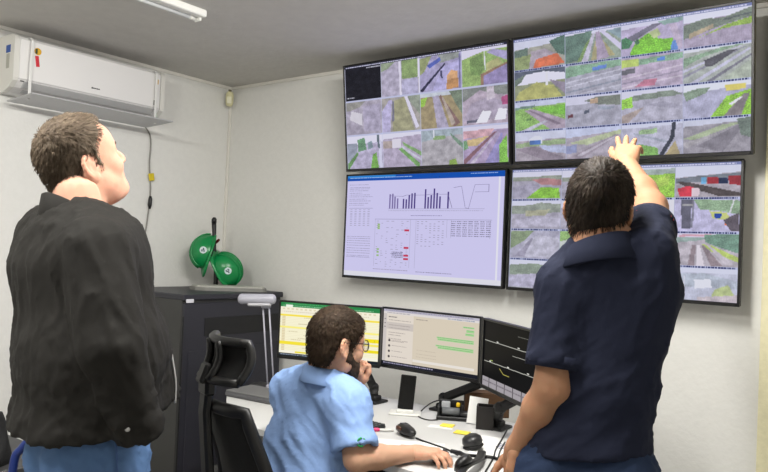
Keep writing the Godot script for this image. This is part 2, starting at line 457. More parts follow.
const VIEWS_B := [
	["9a9a8c", "d4d8ec 0,0 100,0 100,25 0,35", "5a7060 0,38 28,30 28,55 0,60", "8a9a60 0,60 40,52 30,100 0,100", "a89ca8 35,45 60,40 82,60 40,100 30,100", "4a6858 70,20 100,5 100,70 85,60", "d86840 44,72 85,60 100,95 38,100"],
	["8a9a88", "e0e0f4 0,0 100,0 100,15 0,18", "8098a0 75,15 100,10 100,45", "5a7868 0,15 50,8 35,90 0,100", "7a9a58 40,40 48,30 34,95 22,100", "c8c4d8 50,18 56,15 42,100 30,100", "a8a070 52,60 60,20 90,90 48,100", "a898b0 56,15 62,12 80,95 58,100", "d8d4f0 63,12 70,12 100,58 100,78"],
	["b4a8c8", "dcdcf2 0,0 100,0 100,14 0,22", "88a8a0 60,12 100,5 100,20 70,24", "6a6878 0,55 50,18 70,16 20,60 0,78", "78c832 15,95 25,60 50,36 62,62 85,64 82,100 15,100", "b8c888 45,40 60,30 66,50 55,60", "3f7a50 0,50 8,44 20,60 14,78 2,78", "3f6a48 22,60 28,52 32,66 26,72", "5a8ad8 83,75 90,68 93,100 80,100", "c0b0c8 78,25 90,25 100,90 94,100"],
	["a498b0", "e4e6f8 0,0 100,0 100,20 0,32", "6a7868 0,36 30,25 60,28 100,10 100,35 60,48 0,75", "a89878 10,60 45,42 45,52 10,75", "8ab040 25,74 65,48 100,36 100,54 60,58", "505a58 60,32 100,24 100,28 60,37"],
	["88906c", "e8e8f8 0,10 100,8 100,45 0,50", "607060 0,0 30,0 14,40 0,55", "b0b060 0,100 10,72 45,45 78,60 96,100", "8a8090 68,40 100,55 100,92", "e8e8f0 62,10 67,10 67,58 62,58", "505868 0,5 100,5 100,24 60,12 20,18 0,32"],
	["a8a8b8", "80a888 0,10 100,5 100,24 0,45", "5a80d0 50,20 75,15 75,26 50,32", "d0d0e0 0,58 100,34 100,37 0,62", "d0d0e0 0,72 100,48 100,51 0,76", "8890a0 0,88 100,64 100,68 0,93", "c8c8d8 10,100 100,80 100,84 24,100"],
	["b8a8c0", "b8d060 0,12 30,10 30,32 0,35", "80a888 30,14 100,8 100,26 30,30", "606068 0,42 24,37 24,52 0,56", "4a78c8 60,16 72,14 72,24 60,26", "d4c8d8 0,66 100,42 100,46 0,70", "90889c 0,80 100,58 100,61 0,84", "d4c8d8 0,92 100,72 100,76 0,97", "c87890 22,95 40,74 60,76 55,95"],
	["a8b0a8", "e0e4f0 0,0 100,0 100,8 0,14", "80a080 0,30 60,8 90,6 30,30 0,55", "c8c8e0 0,62 85,10 90,10 0,70", "888898 0,78 90,14 94,14 0,86", "505058 32,40 66,20 80,20 45,58 34,58", "c8c8e0 10,100 96,18 100,22 22,100", "70707c 34,100 100,34 100,40 44,100", "b0bca8 55,100 100,50 100,100"],
	["88b858", "c8d0e8 0,0 100,0 100,20 0,25", "6a8878 0,22 40,18 40,26 0,30", "70b838 40,30 100,25 100,58 60,46", "a898a8 20,34 35,30 100,72 100,100 70,100", "807080 26,34 30,32 92,84 84,88", "c0c0d0 12,100 60,70 66,74 32,100", "608a48 24,62 34,58 34,66 24,70"],
	["a4a4b4", "d8d8ee 0,0 100,0 100,25 0,32", "70786a 35,20 60,10 98,10 98,42 60,35", "c8a888 45,18 60,14 60,30 45,32", "9098a8 60,40 90,46 80,54 60,50", "6a4048 4,62 14,58 14,68 4,72", "505868 34,52 44,48 44,58 34,62"],
	["b0aec0", "dcdcf0 0,0 100,0 100,22 0,28", "7a8878 15,22 45,16 85,14 100,28 60,32 15,36", "90d040 0,30 18,22 20,54 0,58", "a89890 0,100 0,78 38,56 12,100", "9c9aac 40,50 70,44 100,60 100,70"],
	["b0b0cc", "e8ecf8 0,0 100,0 100,20 0,28", "7a9078 0,26 20,18 40,18 35,32 5,50", "8ac838 42,100 65,45 100,30 100,100", "807878 60,100 90,42 98,40 86,100", "e8d860 62,15 92,15 92,28 65,32", "f0f0f8 68,66 86,48 88,52 72,72"],
	["a49aa4", "d0d4ea 0,0 100,0 100,30 0,35", "90a878 0,42 60,36 100,32 100,50 0,55", "e0e4f0 28,30 40,18 54,22 54,44 30,46", "4068b0 30,34 52,32 52,46 30,48", "b0b8d8 48,50 100,55 100,80 60,72", "887c88 0,60 40,52 96,92 90,100 60,100"],
	["a8a0ac", "c8d0ee 0,0 100,0 100,18 0,34", "b8c498 5,50 100,16 100,28 40,58", "8890b8 0,60 20,54 20,80 0,84", "988c98 0,100 90,30 96,32 30,100", "c0b8c4 20,90 90,34 92,36 30,92"],
	["b8b8cc", "d8dcf2 0,0 100,0 100,12 0,18", "9cc088 30,24 60,20 60,34 30,38", "9aa0b0 20,30 80,60 76,66 20,36", "78b050 10,92 30,65 60,78 62,100 5,100", "404450 84,5 90,0 87,50 70,100 62,100 80,50", "b0a070 72,100 88,60 96,100"],
	["98949c", "d0d4e8 0,0 100,0 100,14 0,24", "a8b890 0,58 60,22 90,18 20,62", "7c7880 20,80 80,28 88,32 60,100", "68786a 80,10 100,5 100,62 86,55", "a8a4a8 0,70 50,45 52,48 5,85"],
]
const VIEWS_C := [
	["a4a0b0", "dcdcf0 0,0 100,0 100,22 0,26", "889080 0,26 100,22 100,36 0,40", "b07878 40,34 70,30 100,38 100,56 60,52", "9c98ac 0,60 40,48 60,56 20,95 0,95", "7ec030 30,98 60,60 95,64 98,98"],
	["a4a0b0", "dcdcf0 0,0 100,0 100,30 0,30", "889080 0,30 100,26 100,45 0,45"],
	["90c838", "d4d8ee 0,0 100,0 100,14 0,20", "98a8a0 0,18 100,12 100,28 0,34", "b8b0b8 0,36 60,26 40,44 0,60", "a8d048 20,60 90,34 90,60 50,80"],
	["a8a0a8", "dadef2 0,0 100,0 100,28 0,42", "687078 0,45 30,38 70,34 100,30 100,52 0,58", "504848 0,52 20,55 100,88 100,98 70,98 20,70", "60a8d8 40,42 49,42 49,60 40,60", "a83038 50,42 66,42 68,60 50,60", "303a58 67,44 80,44 82,62 68,62", "983038 81,40 100,40 100,66 83,64", "d03040 4,74 20,66 30,70 26,98 8,98", "e8d0d8 26,72 40,74 38,96 27,97"],
	["a8a4b4", "dadcf0 0,0 100,0 100,18 0,22", "8a9484 0,24 40,20 60,12 100,18 100,45 0,50", "a8a888 30,40 80,34 70,55 30,58", "b8b4c8 10,70 60,58 100,65 100,90 10,95"],
	["a8a4b4", "dadcf0 0,0 100,0 100,30 0,30"],
	["e8e8f0", "80a878 0,0 60,5 55,38 0,45", "3060c8 35,48 95,42 95,90 36,96", "c8c890 0,90 100,92 100,100 0,100"],
	["c0bce0", "88a880 30,5 100,10 100,50 70,40 40,35", "c8d070 55,40 80,44 90,70 60,60", "585868 10,2 28,2 26,92 13,92", "787888 28,6 32,6 30,88 27,88", "989898 12,20 30,18 30,24 12,26", "2848a8 62,48 74,46 72,60 64,62", "e86838 80,62 88,58 90,76 78,80", "585058 76,66 98,44 100,98 88,98", "e8e8f0 90,8 92,8 86,46 84,46"],
	["aaa8bc", "80946c 0,10 50,5 30,40 0,70", "c0bed0 30,45 60,20 100,30 100,95 20,95", "9490a4 10,95 45,30 48,30 30,95"],
	["88b060", "d0d8d0 0,40 50,20 100,30 100,50 0,60", "e8e8f0 0,90 100,55 100,100 0,100"],
	["d8d4e4", "b8b0b8 0,50 100,45 100,100 0,100"],
	["b8b0b8", "e0d8ec 0,0 100,0 100,14 0,18", "d8a0b0 10,10 60,6 60,12 10,16", "90a8a0 0,18 60,16 40,26 0,34", "689078 48,8 100,5 100,60 70,44 50,30", "b8d060 45,36 60,40 100,72 100,86 60,58", "8c7c80 24,100 30,40 36,40 34,100", "e8e0e8 38,100 38,40 42,40 50,100", "8c7c80 60,100 44,38 48,38 76,96", "c8c0c8 82,96 52,38 56,38 94,92"],
	["a4a8a8", "dcdef0 0,0 100,0 100,22 0,26", "80907c 0,24 50,16 100,24 100,50 0,55", "b4b0c8 0,60 50,50 100,60 100,95 0,98"],
	["a8a8b4"],
	["c8c8d8"],
	["c4c8dc", "dce0f4 0,0 100,0 100,20 0,20", "b0bac8 0,25 50,20 100,40 100,60 0,60", "eceef8 35,40 60,36 62,60 36,66", "b8c880 66,66 86,50 96,80 60,95", "c8bcc0 40,90 100,78 100,100 40,100", "e8e8f4 18,30 20,30 20,70 18,70"],
]

func paint(img: Image, r: Rect2, spec: Array):
	img.fill_rect(Rect2i(r), Color(spec[0]))
	for k in range(1, spec.size()):
		var w: PackedStringArray = spec[k].split(" ")
		var pts := PackedVector2Array()
		for i in range(1, w.size()):
			var q := w[i].split(",")
			pts.append(r.position + Vector2(float(q[0]), float(q[1])) * r.size / 100.0)
		fill_poly(img, pts, Color(w[0]))

func fill_poly(img: Image, pts: PackedVector2Array, c: Color):
	var y0 := INF
	var y1 := -INF
	for q in pts:
		y0 = minf(y0, q.y)
		y1 = maxf(y1, q.y)
	for y in range(int(y0), int(ceil(y1))):
		var xs := []
		for i in pts.size():
			var a := pts[i]
			var b := pts[(i + 1) % pts.size()]
			var yy := y + 0.5
			if (a.y <= yy) != (b.y <= yy): xs.append(a.x + (b.x - a.x) * (yy - a.y) / (b.y - a.y))
		xs.sort()
		for i in range(0, xs.size() - 1, 2):
			var x0 := int(round(xs[i]))
			img.fill_rect(Rect2i(x0, y, maxi(int(round(xs[i + 1])) - x0, 1), 1), c)

func grain(img: Image, sd: int, amount: float):
	var n := FastNoiseLite.new()
	n.seed = sd
	n.frequency = 0.09
	n.fractal_octaves = 3
	for y in range(0, img.get_height(), 2):
		for x in range(0, img.get_width(), 2):
			var c := img.get_pixel(x, y)
			# leaves and grass are mottled, roads and sky smoother; broad patches over all
			var leafy := clampf((c.g - maxf(c.r, c.b)) * 6.0 + (0.55 - c.get_luminance()) * 2.0, 0.0, 1.0)
			var k := 1.0 + (amount + 0.32 * leafy) * n.get_noise_2d(x * 1.6, y * 2.2) + 0.22 * n.get_noise_2d(x * 0.25 + 500.0, y * 0.35) + 0.10 * n.get_noise_2d(x * 3.0, y * 0.6 + 300.0)
			var lum := c.get_luminance()
			k = lerpf(k, 1.0, smoothstep(0.72, 0.9, lum))
			c = Color(c.r * k, c.g * k, c.b * k).lerp(Color(0.86, 0.85, 0.96), 0.2 * smoothstep(0.16, 0.4, lum))
			img.fill_rect(Rect2i(x, y, 2, 2), c)

func scribble(img: Image, x: int, y: int, w: int, h: int, c: Color):
	var at := x
	while at < x + w:
		var l := rng.randi_range(2, 7)
		img.fill_rect(Rect2i(at, y, mini(l, x + w - at), h), c)
		at += l + rng.randi_range(1, 3)

func camera_wall(views: Array, cols: int, rows: int, sd: int, strip: bool) -> ImageTexture:
	var W := 768
	var H := 432
	var img := Image.create(W, H, false, Image.FORMAT_RGB8)
	img.fill(Color("e0e0f4"))
	for i in views.size():
		var r := Rect2((i % cols) * W / cols, (i / cols) * H / rows, W / cols, H / rows)
		paint(img, r, views[i])
	# the cameras' pictures are soft and a little washed out
	img.resize(256, 144, Image.INTERPOLATE_BILINEAR)
	img.resize(W, H, Image.INTERPOLATE_CUBIC)
	grain(img, sd, 0.07)
	for i in views.size():
		var x: int = (i % cols) * W / cols
		var y: int = (i / cols) * H / rows
		var dark := Color("2c3468") if strip else Color("c8c8e4")
		if i > 0 or strip:
			img.fill_rect(Rect2i(x, y, W / cols, 7), Color("c4caec"))
			scribble(img, x + 4, y + 1, W / cols - 12, 5, dark)
		else:
			scribble(img, x + W / cols - 74, y + 12, 70, 5, Color("c8c8d8"))
			scribble(img, x + 8, y + H / rows - 14, 42, 5, Color("c8c8d8"))
		img.fill_rect(Rect2i(x, y, 2, H / rows), Color("d0d4f0") if not strip else Color("b8bcd8"))
	img.fill_rect(Rect2i(0, 0, W, 9), Color("303048") if not strip else Color("8088b8"))
	scribble(img, 6, 3, W - 20, 4, Color("e0e0f8"))
	return ImageTexture.create_from_image(img)

func dashboard() -> ImageTexture:
	var W := 768
	var H := 432
	var img := Image.create(W, H, false, Image.FORMAT_RGB8)
	img.fill(Color("d2cef4"))
	img.fill_rect(Rect2i(0, 0, W, 22), Color("1552b4"))
	img.fill_rect(Rect2i(0, 0, 260, 10), Color("2f86d8"))
	scribble(img, 14, 8, 330, 3, Color("b8d0f4"))
	scribble(img, 620, 5, 120, 3, Color("a8c0ee"))
	var ink := Color("6a6688")
	# left column of notes
	for y in [38, 50, 56, 64, 74, 82, 90, 100, 108, 118, 126]: scribble(img, 14, y, rng.randi_range(70, 130), 2, Color("8c88a8"))
	for y in [146, 154, 162, 168, 174, 182, 190, 198, 206, 214]:
		for k in 5: img.fill_rect(Rect2i(22 + k * 24, y, 12, 2), Color("9c98b4"))
	img.fill_rect(Rect2i(14, 140, 132, 1), ink)
	for y in [262, 270, 280, 290, 300, 312, 322, 332, 344, 350]: scribble(img, 10, y, 128, 2, Color("8c88a8"))
	# bar chart
	var bars := [[232, 60], [246, 62], [258, 50], [272, 42], [302, 40], [316, 38], [330, 56], [344, 62], [358, 64], [410, 78], [424, 46], [438, 54], [452, 80], [466, 62], [480, 48], [518, 66]]
	for b in bars: img.fill_rect(Rect2i(b[0], 142 - b[1], 7, b[1]), Color("4c3c84") if b[0] > 290 else Color("7c70a8"))
	img.fill_rect(Rect2i(226, 143, 460, 1), Color("8c88a8"))
	scribble(img, 230, 150, 450, 2, Color("a4a0c0"))
	var line := [Vector2(232, 88), Vector2(300, 92), Vector2(320, 86), Vector2(410, 88), Vector2(440, 84), Vector2(520, 86), Vector2(540, 140)]
	var other := [Vector2(545, 60), Vector2(580, 55), Vector2(600, 140), Vector2(615, 142), Vector2(640, 50), Vector2(700, 50), Vector2(700, 78), Vector2(640, 78)]
	for l in [line, other]:
		for i in l.size() - 1:
			for k in 60:
				var q: Vector2 = l[i].lerp(l[i + 1], k / 60.0)
				img.fill_rect(Rect2i(int(q.x), int(q.y), 2, 1), Color("6c6490"))
	scribble(img, 345, 170, 150, 2, Color("7870a0"))
	# tables
	img.fill_rect(Rect2i(160, 186, 560, 1), ink)
	for x in [162, 345, 372, 520, 540, 712]: img.fill_rect(Rect2i(x, 186, 1, 200 if x < 400 else 72), Color("9894b0"))
	for y in range(192, 256, 8):
		for x in range(540, 706, 26): scribble(img, x, y, 20, 3, Color("706c8c"))
	for y in range(194, 390, 9):
		for x in range(170, 340, 26):
			if rng.randf() < 0.55: img.fill_rect(Rect2i(x, y, rng.randi_range(5, 14), 2), Color("a09cb8"))
		if y < 300:
			for x in range(378, 515, 20):
				if rng.randf() < 0.6: img.fill_rect(Rect2i(x, y, 9, 2), Color("9894b0"))
	for y in [228, 300, 332, 346]: img.fill_rect(Rect2i(316, y, 24, 8), Color("c8405c"))
	for y in [206, 214, 222, 310, 322, 336]: img.fill_rect(Rect2i(176, y, 12, 7), Color("9cc07c"))
	for y in [322, 328, 334, 342]: scribble(img, 256, y, 56, 3, Color("5c5878"))
	scribble(img, 160, 396, 180, 3, Color("a49cb8"))
	scribble(img, 380, 398, 170, 3, Color("8c88a8"))
	img.fill_rect(Rect2i(0, 412, W, 20), Color("e2e2ec"))
	img.fill_rect(Rect2i(742, 22, 8, 390), Color("e8e8f4"))
	return ImageTexture.create_from_image(img)

func spreadsheet() -> ImageTexture:
	var img := Image.create(480, 270, false, Image.FORMAT_RGB8)
	img.fill(Color("f2edcf"))
	img.fill_rect(Rect2i(0, 0, 480, 22), Color("2c8248"))
	scribble(img, 20, 4, 300, 4, Color("5aa870"))
	scribble(img, 10, 14, 440, 4, Color("8cc49c"))
	img.fill_rect(Rect2i(26, 11, 34, 11), Color("e8f0e4"))
	img.fill_rect(Rect2i(0, 22, 480, 34), Color("eee8d4"))
	for x in range(10, 470, 22): img.fill_rect(Rect2i(x, 28, 12, 8), Color("dcd2b4"))
	scribble(img, 10, 44, 420, 4, Color("d4cab0"))
	for y in range(60, 246, 8): img.fill_rect(Rect2i(0, y, 480, 1), Color("e0d8b4"))
	for y in range(62, 240, 8): img.fill_rect(Rect2i(10, y, 16, 5), Color("d8c8a0"))
	img.fill_rect(Rect2i(0, 60, 480, 9), Color("f0dc4c"))
	img.fill_rect(Rect2i(0, 120, 480, 9), Color("f4ea80"))
	img.fill_rect(Rect2i(340, 150, 140, 18), Color("f0dc18"))
	img.fill_rect(Rect2i(300, 176, 180, 10), Color("f0e060"))
	img.fill_rect(Rect2i(0, 196, 330, 16), Color("f0dc3c"))
	img.fill_rect(Rect2i(340, 204, 140, 14), Color("ecd820"))
	for k in 26:
		scribble(img, rng.randi_range(40, 380), 72 + 8 * rng.randi_range(0, 20), rng.randi_range(20, 70), 3, Color("c8bc98"))
	img.fill_rect(Rect2i(0, 244, 480, 10), Color("f0ecdc"))
	img.fill_rect(Rect2i(80, 244, 80, 8), Color("e4d83c"))
	img.fill_rect(Rect2i(190, 243, 40, 8), Color("3c9850"))
	img.fill_rect(Rect2i(0, 256, 480, 14), Color("20242c"))
	scribble(img, 6, 260, 200, 5, Color("909cac"))
	return ImageTexture.create_from_image(img)

func chat() -> ImageTexture:
	var img := Image.create(480, 270, false, Image.FORMAT_RGB8)
	img.fill(Color("e2d6c2"))
	img.fill_rect(Rect2i(0, 0, 480, 12), Color("c8c4d4"))
	scribble(img, 10, 3, 440, 4, Color("8c88a0"))
	img.fill_rect(Rect2i(0, 12, 480, 10), Color("e8e2e0"))
	scribble(img, 20, 15, 120, 4, Color("b0a8b0"))
	scribble(img, 330, 15, 130, 4, Color("8894b0"))
	img.fill_rect(Rect2i(0, 22, 18, 230), Color("d8d0cc"))
	img.fill_rect(Rect2i(18, 22, 142, 230), Color("ece2d6"))
	img.fill_rect(Rect2i(18, 62, 142, 34), Color("d6cdc6"))
	scribble(img, 28, 34, 44, 5, Color("6c6468"))
	for y in [50, 74, 88, 110, 122, 140, 152]: scribble(img, 30, y, rng.randi_range(60, 120), 3, Color("a89c98"))
	for y in [46, 66, 84]: img.fill_rect(Rect2i(5, y, 8, 5), Color("8c8488"))
	for y in [150, 176, 202, 228]:
		for d in range(-6, 7):
			var hw := int(sqrt(36.0 - d * d))
			img.fill_rect(Rect2i(36 - hw, y + d, hw * 2, 1), Color("4c4448"))
		scribble(img, 50, y - 3, rng.randi_range(50, 90), 3, Color("b0a4a0"))
	scribble(img, 172, 34, 60, 4, Color("a49890"))
	for b in [[404, 44, 52, 7], [420, 58, 36, 12], [416, 74, 40, 10], [280, 104, 176, 7], [284, 112, 172, 8], [276, 142, 180, 7], [286, 150, 170, 8]]:
		img.fill_rect(Rect2i(b[0], b[1], b[2], b[3]), Color("a8dc98"))
		scribble(img, b[0] + 4, b[1] + 2, b[2] - 8, 2, Color("78b478"))
	for y in [178, 196, 210]: scribble(img, 180, y, 100, 3, Color("d0c2b0"))
	img.fill_rect(Rect2i(162, 226, 300, 12), Color("f2ece4"))
	img.fill_rect(Rect2i(0, 252, 480, 18), Color("20222c"))
	scribble(img, 8, 257, 260, 6, Color("a8a4c0"))
	return ImageTexture.create_from_image(img)

func track_plan() -> ImageTexture:
	var img := Image.create(480, 270, false, Image.FORMAT_RGB8)
	img.fill(Color("0e0e10"))
	var g := Color("c8c8c0")
	fill_poly(img, PackedVector2Array([Vector2(10, 80), Vector2(470, 78), Vector2(470, 81), Vector2(10, 83)]), g)
	fill_poly(img, PackedVector2Array([Vector2(10, 166), Vector2(470, 160), Vector2(470, 163), Vector2(10, 169)]), g)
	fill_poly(img, PackedVector2Array([Vector2(260, 110), Vector2(430, 108), Vector2(430, 110), Vector2(260, 112)]), g)
	for b in [[120, 74], [300, 72], [60, 160], [220, 158], [380, 154]]: img.fill_rect(Rect2i(b[0], b[1], 16, 5), Color("e8e8e0"))
	fill_poly(img, PackedVector2Array([Vector2(150, 178), Vector2(158, 178), Vector2(190, 194), Vector2(240, 194), Vector2(240, 197), Vector2(188, 197)]), Color("c8c060"))
	img.fill_rect(Rect2i(70, 156, 22, 4), Color("a8c060"))
	scribble(img, 300, 30, 80, 3, Color("888880"))
	img.fill_rect(Rect2i(396, 46, 34, 12), Color("e0e0dc"))
	img.fill_rect(Rect2i(0, 232, 480, 38), Color("b4aeb4"))
	for x in [60, 130, 200, 270, 340, 410]: img.fill_rect(Rect2i(x, 232, 6, 38), Color("403c40"))
	scribble(img, 8, 246, 460, 6, Color("7c747c"))
	return ImageTexture.create_from_image(img)

func screen_mat(tex: Texture2D, energy: float) -> StandardMaterial3D:
	var m := StandardMaterial3D.new()
	m.albedo_color = Color(0.012, 0.012, 0.014)
	m.roughness = 0.3
	m.metallic_specular = 0.12
	m.emission_enabled = true
	m.emission = Color.BLACK
	m.emission_texture = tex
	m.emission_energy_multiplier = energy
	return m

# A flat screen panel: T has x to the panel's right, y up, z out of the glass; origin at the centre of the glass
func panel(t, T: Transform3D, w: float, h: float, deep: float, rim: float, foot: float, tex: Texture2D, energy: float, prefix := ""):
	var st := begin()
	cbox(st, T * Transform3D(Basis(), Vector3(0, 0, -deep / 2 - 0.004)), Vector3(w, h, deep), 0.005)
	cbox(st, T * Transform3D(Basis(), Vector3(0, -h * 0.12, -deep - 0.015)), Vector3(w * 0.66, h * 0.6, 0.03), 0.01)
	obj(prefix + "housing", st, mat("black_plastic", Color(0.045, 0.045, 0.05), 0.42), t)
	st = begin()
	for b in [[Vector3(-w / 2 + rim / 2, 0, 0), Vector3(rim, h, 0.012)], [Vector3(w / 2 - rim / 2, 0, 0), Vector3(rim, h, 0.012)], [Vector3(0, h / 2 - rim / 2, 0), Vector3(w - 2 * rim, rim, 0.012)], [Vector3(0, -h / 2 + foot / 2, 0), Vector3(w - 2 * rim, foot, 0.012)]]:
		cbox(st, T * Transform3D(Basis(), b[0]), b[1], 0.0015)
	obj(prefix + "bezel", st, mat("bezel_black", Color(0.02, 0.02, 0.024), 0.35), t)
	st = SurfaceTool.new()
	st.begin(Mesh.PRIMITIVE_TRIANGLES)
	var x0 := -w / 2 + rim
	var x1 := w / 2 - rim
	var y0 := -h / 2 + foot
	var y1 := h / 2 - rim
	for q in [[x0, y1, 0, 0], [x1, y1, 1, 0], [x1, y0, 1, 1], [x0, y1, 0, 0], [x1, y0, 1, 1], [x0, y0, 0, 1]]:
		st.set_uv(Vector2(q[2], q[3]))
		st.add_vertex(T * Vector3(q[0], q[1], 0.001))
	obj(prefix + "screen", st, screen_mat(tex, energy), t)

func screen_light(t, T: Transform3D, w: float, h: float, c: Color, energy: float):
	var l := AreaLight3D.new()
	l.name = "screen_light"
	l.area_size = Vector2(w, h)
	l.light_color = c
	l.light_energy = energy
	l.shadow_enabled = true
	l.area_range = 9.0
	l.area_attenuation = 2.0
	t.add_child(l)
	l.transform = T * Transform3D(Basis(Vector3.UP, PI), Vector3(0, 0, 0.012))

const TVW := 1.1177
const TVH := 0.6426
func displays():
	var specs := [
		["wall display of twelve camera views, one of them black, topmost on the left", 1.319, 1.971, 0.172, 0.1187, 0],
		["wall display of sixteen camera views under the ceiling, hand pointing at it", 2.452, 1.971, 0.172, 0.1187, 1],
		["wall display showing a white dashboard with blue header, bar chart and tables", 1.267, 1.320, 0.1086, 0.0, 2],
		["wall display of railway camera views behind the head of the man pointing", 2.406, 1.320, 0.1086, 0.0, 3],
	]
	for s in specs:
		var t = thing("wall_display", s[0], "display", Vector3(s[1] + TVW / 2, s[2], s[3]), 0.0, "wall displays")
		t.rotation.x = s[4]
		var T := Transform3D(Basis(), Vector3(0, TVH / 2, 0))
		var tex: Texture2D
		match s[5]:
			0: tex = camera_wall(VIEWS_A, 4, 3, 11, false)
			1: tex = camera_wall(VIEWS_B, 4, 4, 12, true)
			2: tex = dashboard()
			3: tex = camera_wall(VIEWS_C, 4, 4, 13, true)
		panel(t, T, TVW, TVH, 0.03, 0.011, 0.016, tex, SCREEN_GLOW[s[5]])
		# wall bracket, reaching back to the wall
		var st := begin()
		var back: float = -(s[3] + TVH / 2 * sin(s[4]))
		for sx in [-0.2, 0.2]:
			cbox(st, Transform3D(Basis(), Vector3(sx, TVH / 2, -0.072)), Vector3(0.035, 0.4, 0.02), 0.002)
		cbox(st, Transform3D(Basis(), Vector3(0, TVH / 2, (back - 0.07) / 2)), Vector3(0.3, 0.12, absf(back + 0.07) - 0.01), 0.002)
		obj("wall_bracket", st, mat("bracket_black", Color(0.05, 0.05, 0.05), 0.5), t)
		screen_light(t, T, TVW * 0.97, TVH * 0.95, Color(0.86, 0.86, 1.0), 0.12)
const SCREEN_GLOW := [0.85, 0.85, 0.9, 0.85]

# ------------------------------------------------------------ cabinet and what lies on it
const CABTOP := 1.186
func hard_hat(label: String, at: Vector3, axis: Vector3, front: Vector3, mark: Vector3):
	# local y = up through the crown, local x = towards the peak
	var t = thing("hard_hat", label, "helmet", at, 0.0, "green hard hats on the cabinet")
	axis = axis.normalized()
	var x := (front - axis * front.dot(axis)).normalized()
	t.basis = Basis(x, axis, x.cross(axis))
	var green := mat("helmet_green", Color(0.04, 0.50, 0.26), 0.3)
	var st := begin(true)
	var prof := []
	for i in 11:
		var a := PI / 2 * i / 10.0
		prof.append(Vector2(0.104 * cos(a), 0.115 * sin(a) + 0.012))
	lathe(st, Transform3D(), prof, 28, Vector2(1.17, 1.0))
	var inn := []
	for i in 11:
		var a := PI / 2 * i / 10.0
		inn.append(Vector2(0.100 * cos(a), 0.111 * sin(a) + 0.010))
	inn.reverse()
	lathe(st, Transform3D(), inn, 28, Vector2(1.17, 1.0))
	obj("shell", st, green, t)
	# brim: a ring that is longest at the peak
	st = begin(true)
	var ri := []
	var n := 32
	for k in n + 1:
		var a := TAU * k / n
		var pk := pow(maxf(cos(a), 0), 3.0) * 0.042 + 0.012
		var c := Vector3(cos(a) * 1.17, 0, sin(a))
		var o := c.normalized()
		ri.append(PackedVector3Array([c * 0.098 + Vector3(0, 0.006, 0), c * 0.101 + Vector3(0, 0.016, 0), c * 0.104 + o * pk + Vector3(0, 0.005 - pk * 0.3, 0), c * 0.103 + o * pk + Vector3(0, -0.002 - pk * 0.3, 0)]))
	loft(st, ri, false)
	obj("brim", st, green, t)
	st = begin(true)
	for r in 3:
		var pts := []
		for i in 13:
			var a := PI * (0.06 + 0.88 * i / 12.0)
			var zz := (r - 1) * 0.028
			pts.append(Vector3(cos(a) * 0.116 * 1.06, sin(a) * 0.116 + 0.012 - absf(zz) * 0.1, zz))
		tube(st, pts, 0.005, 8)
	obj("crown_rib", st, green, t)
	# inner harness
	st = begin(true)
	var band := []
	for k in 25:
		var a := TAU * k / 24
		band.append(Vector3(cos(a) * 0.102, -0.004, sin(a) * 0.086))
	tube(st, band, 0.009, 6, Vector2(0.5, 1.4))
	for q in [0, 1]:
		var pts := []
		for i in 11:
			var a := PI * i / 10.0
			pts.append(Vector3(cos(a) * 0.098, sin(a) * 0.08, 0) if q == 0 else Vector3(0, sin(a) * 0.08, cos(a) * 0.085))
		tube(st, pts, 0.008, 6, Vector2(1.4, 0.3))
	obj("harness", st, mat("black_cloth", Color(0.05, 0.045, 0.045), 0.8), t)
	# round emblem on the side: a white disc with a green mark
	var dir: Vector3 = (t.basis.inverse() * mark).normalized()
	var onn := Vector3(dir.x * 0.1215, dir.y * 0.115 + 0.012, dir.z * 0.104) * 1.006
	var E := Transform3D(Basis(dir.cross(Vector3.UP).normalized(), dir, dir.cross(Vector3.UP).normalized().cross(dir)), onn)
	st = begin()
	lathe(st, E, [Vector2(0.024, -0.004), Vector2(0.024, 0.001), Vector2(0, 0.0012)], 16)
	obj("emblem", st, mat("emblem_white", Color(0.78, 0.84, 0.84), 0.5), t)
	st = begin()
	for q in [[-0.008, 0.0], [0.006, 0.006], [0.004, -0.008]]:
		cbox(st, E * Transform3D(Basis(Vector3.UP, 0.4), Vector3(q[0], 0.0022, q[1])), Vector3(0.014, 0.002, 0.008), 0.0005)
	obj("emblem_mark", st, mat("emblem_grey", Color(0.16, 0.24, 0.3), 0.5), t)

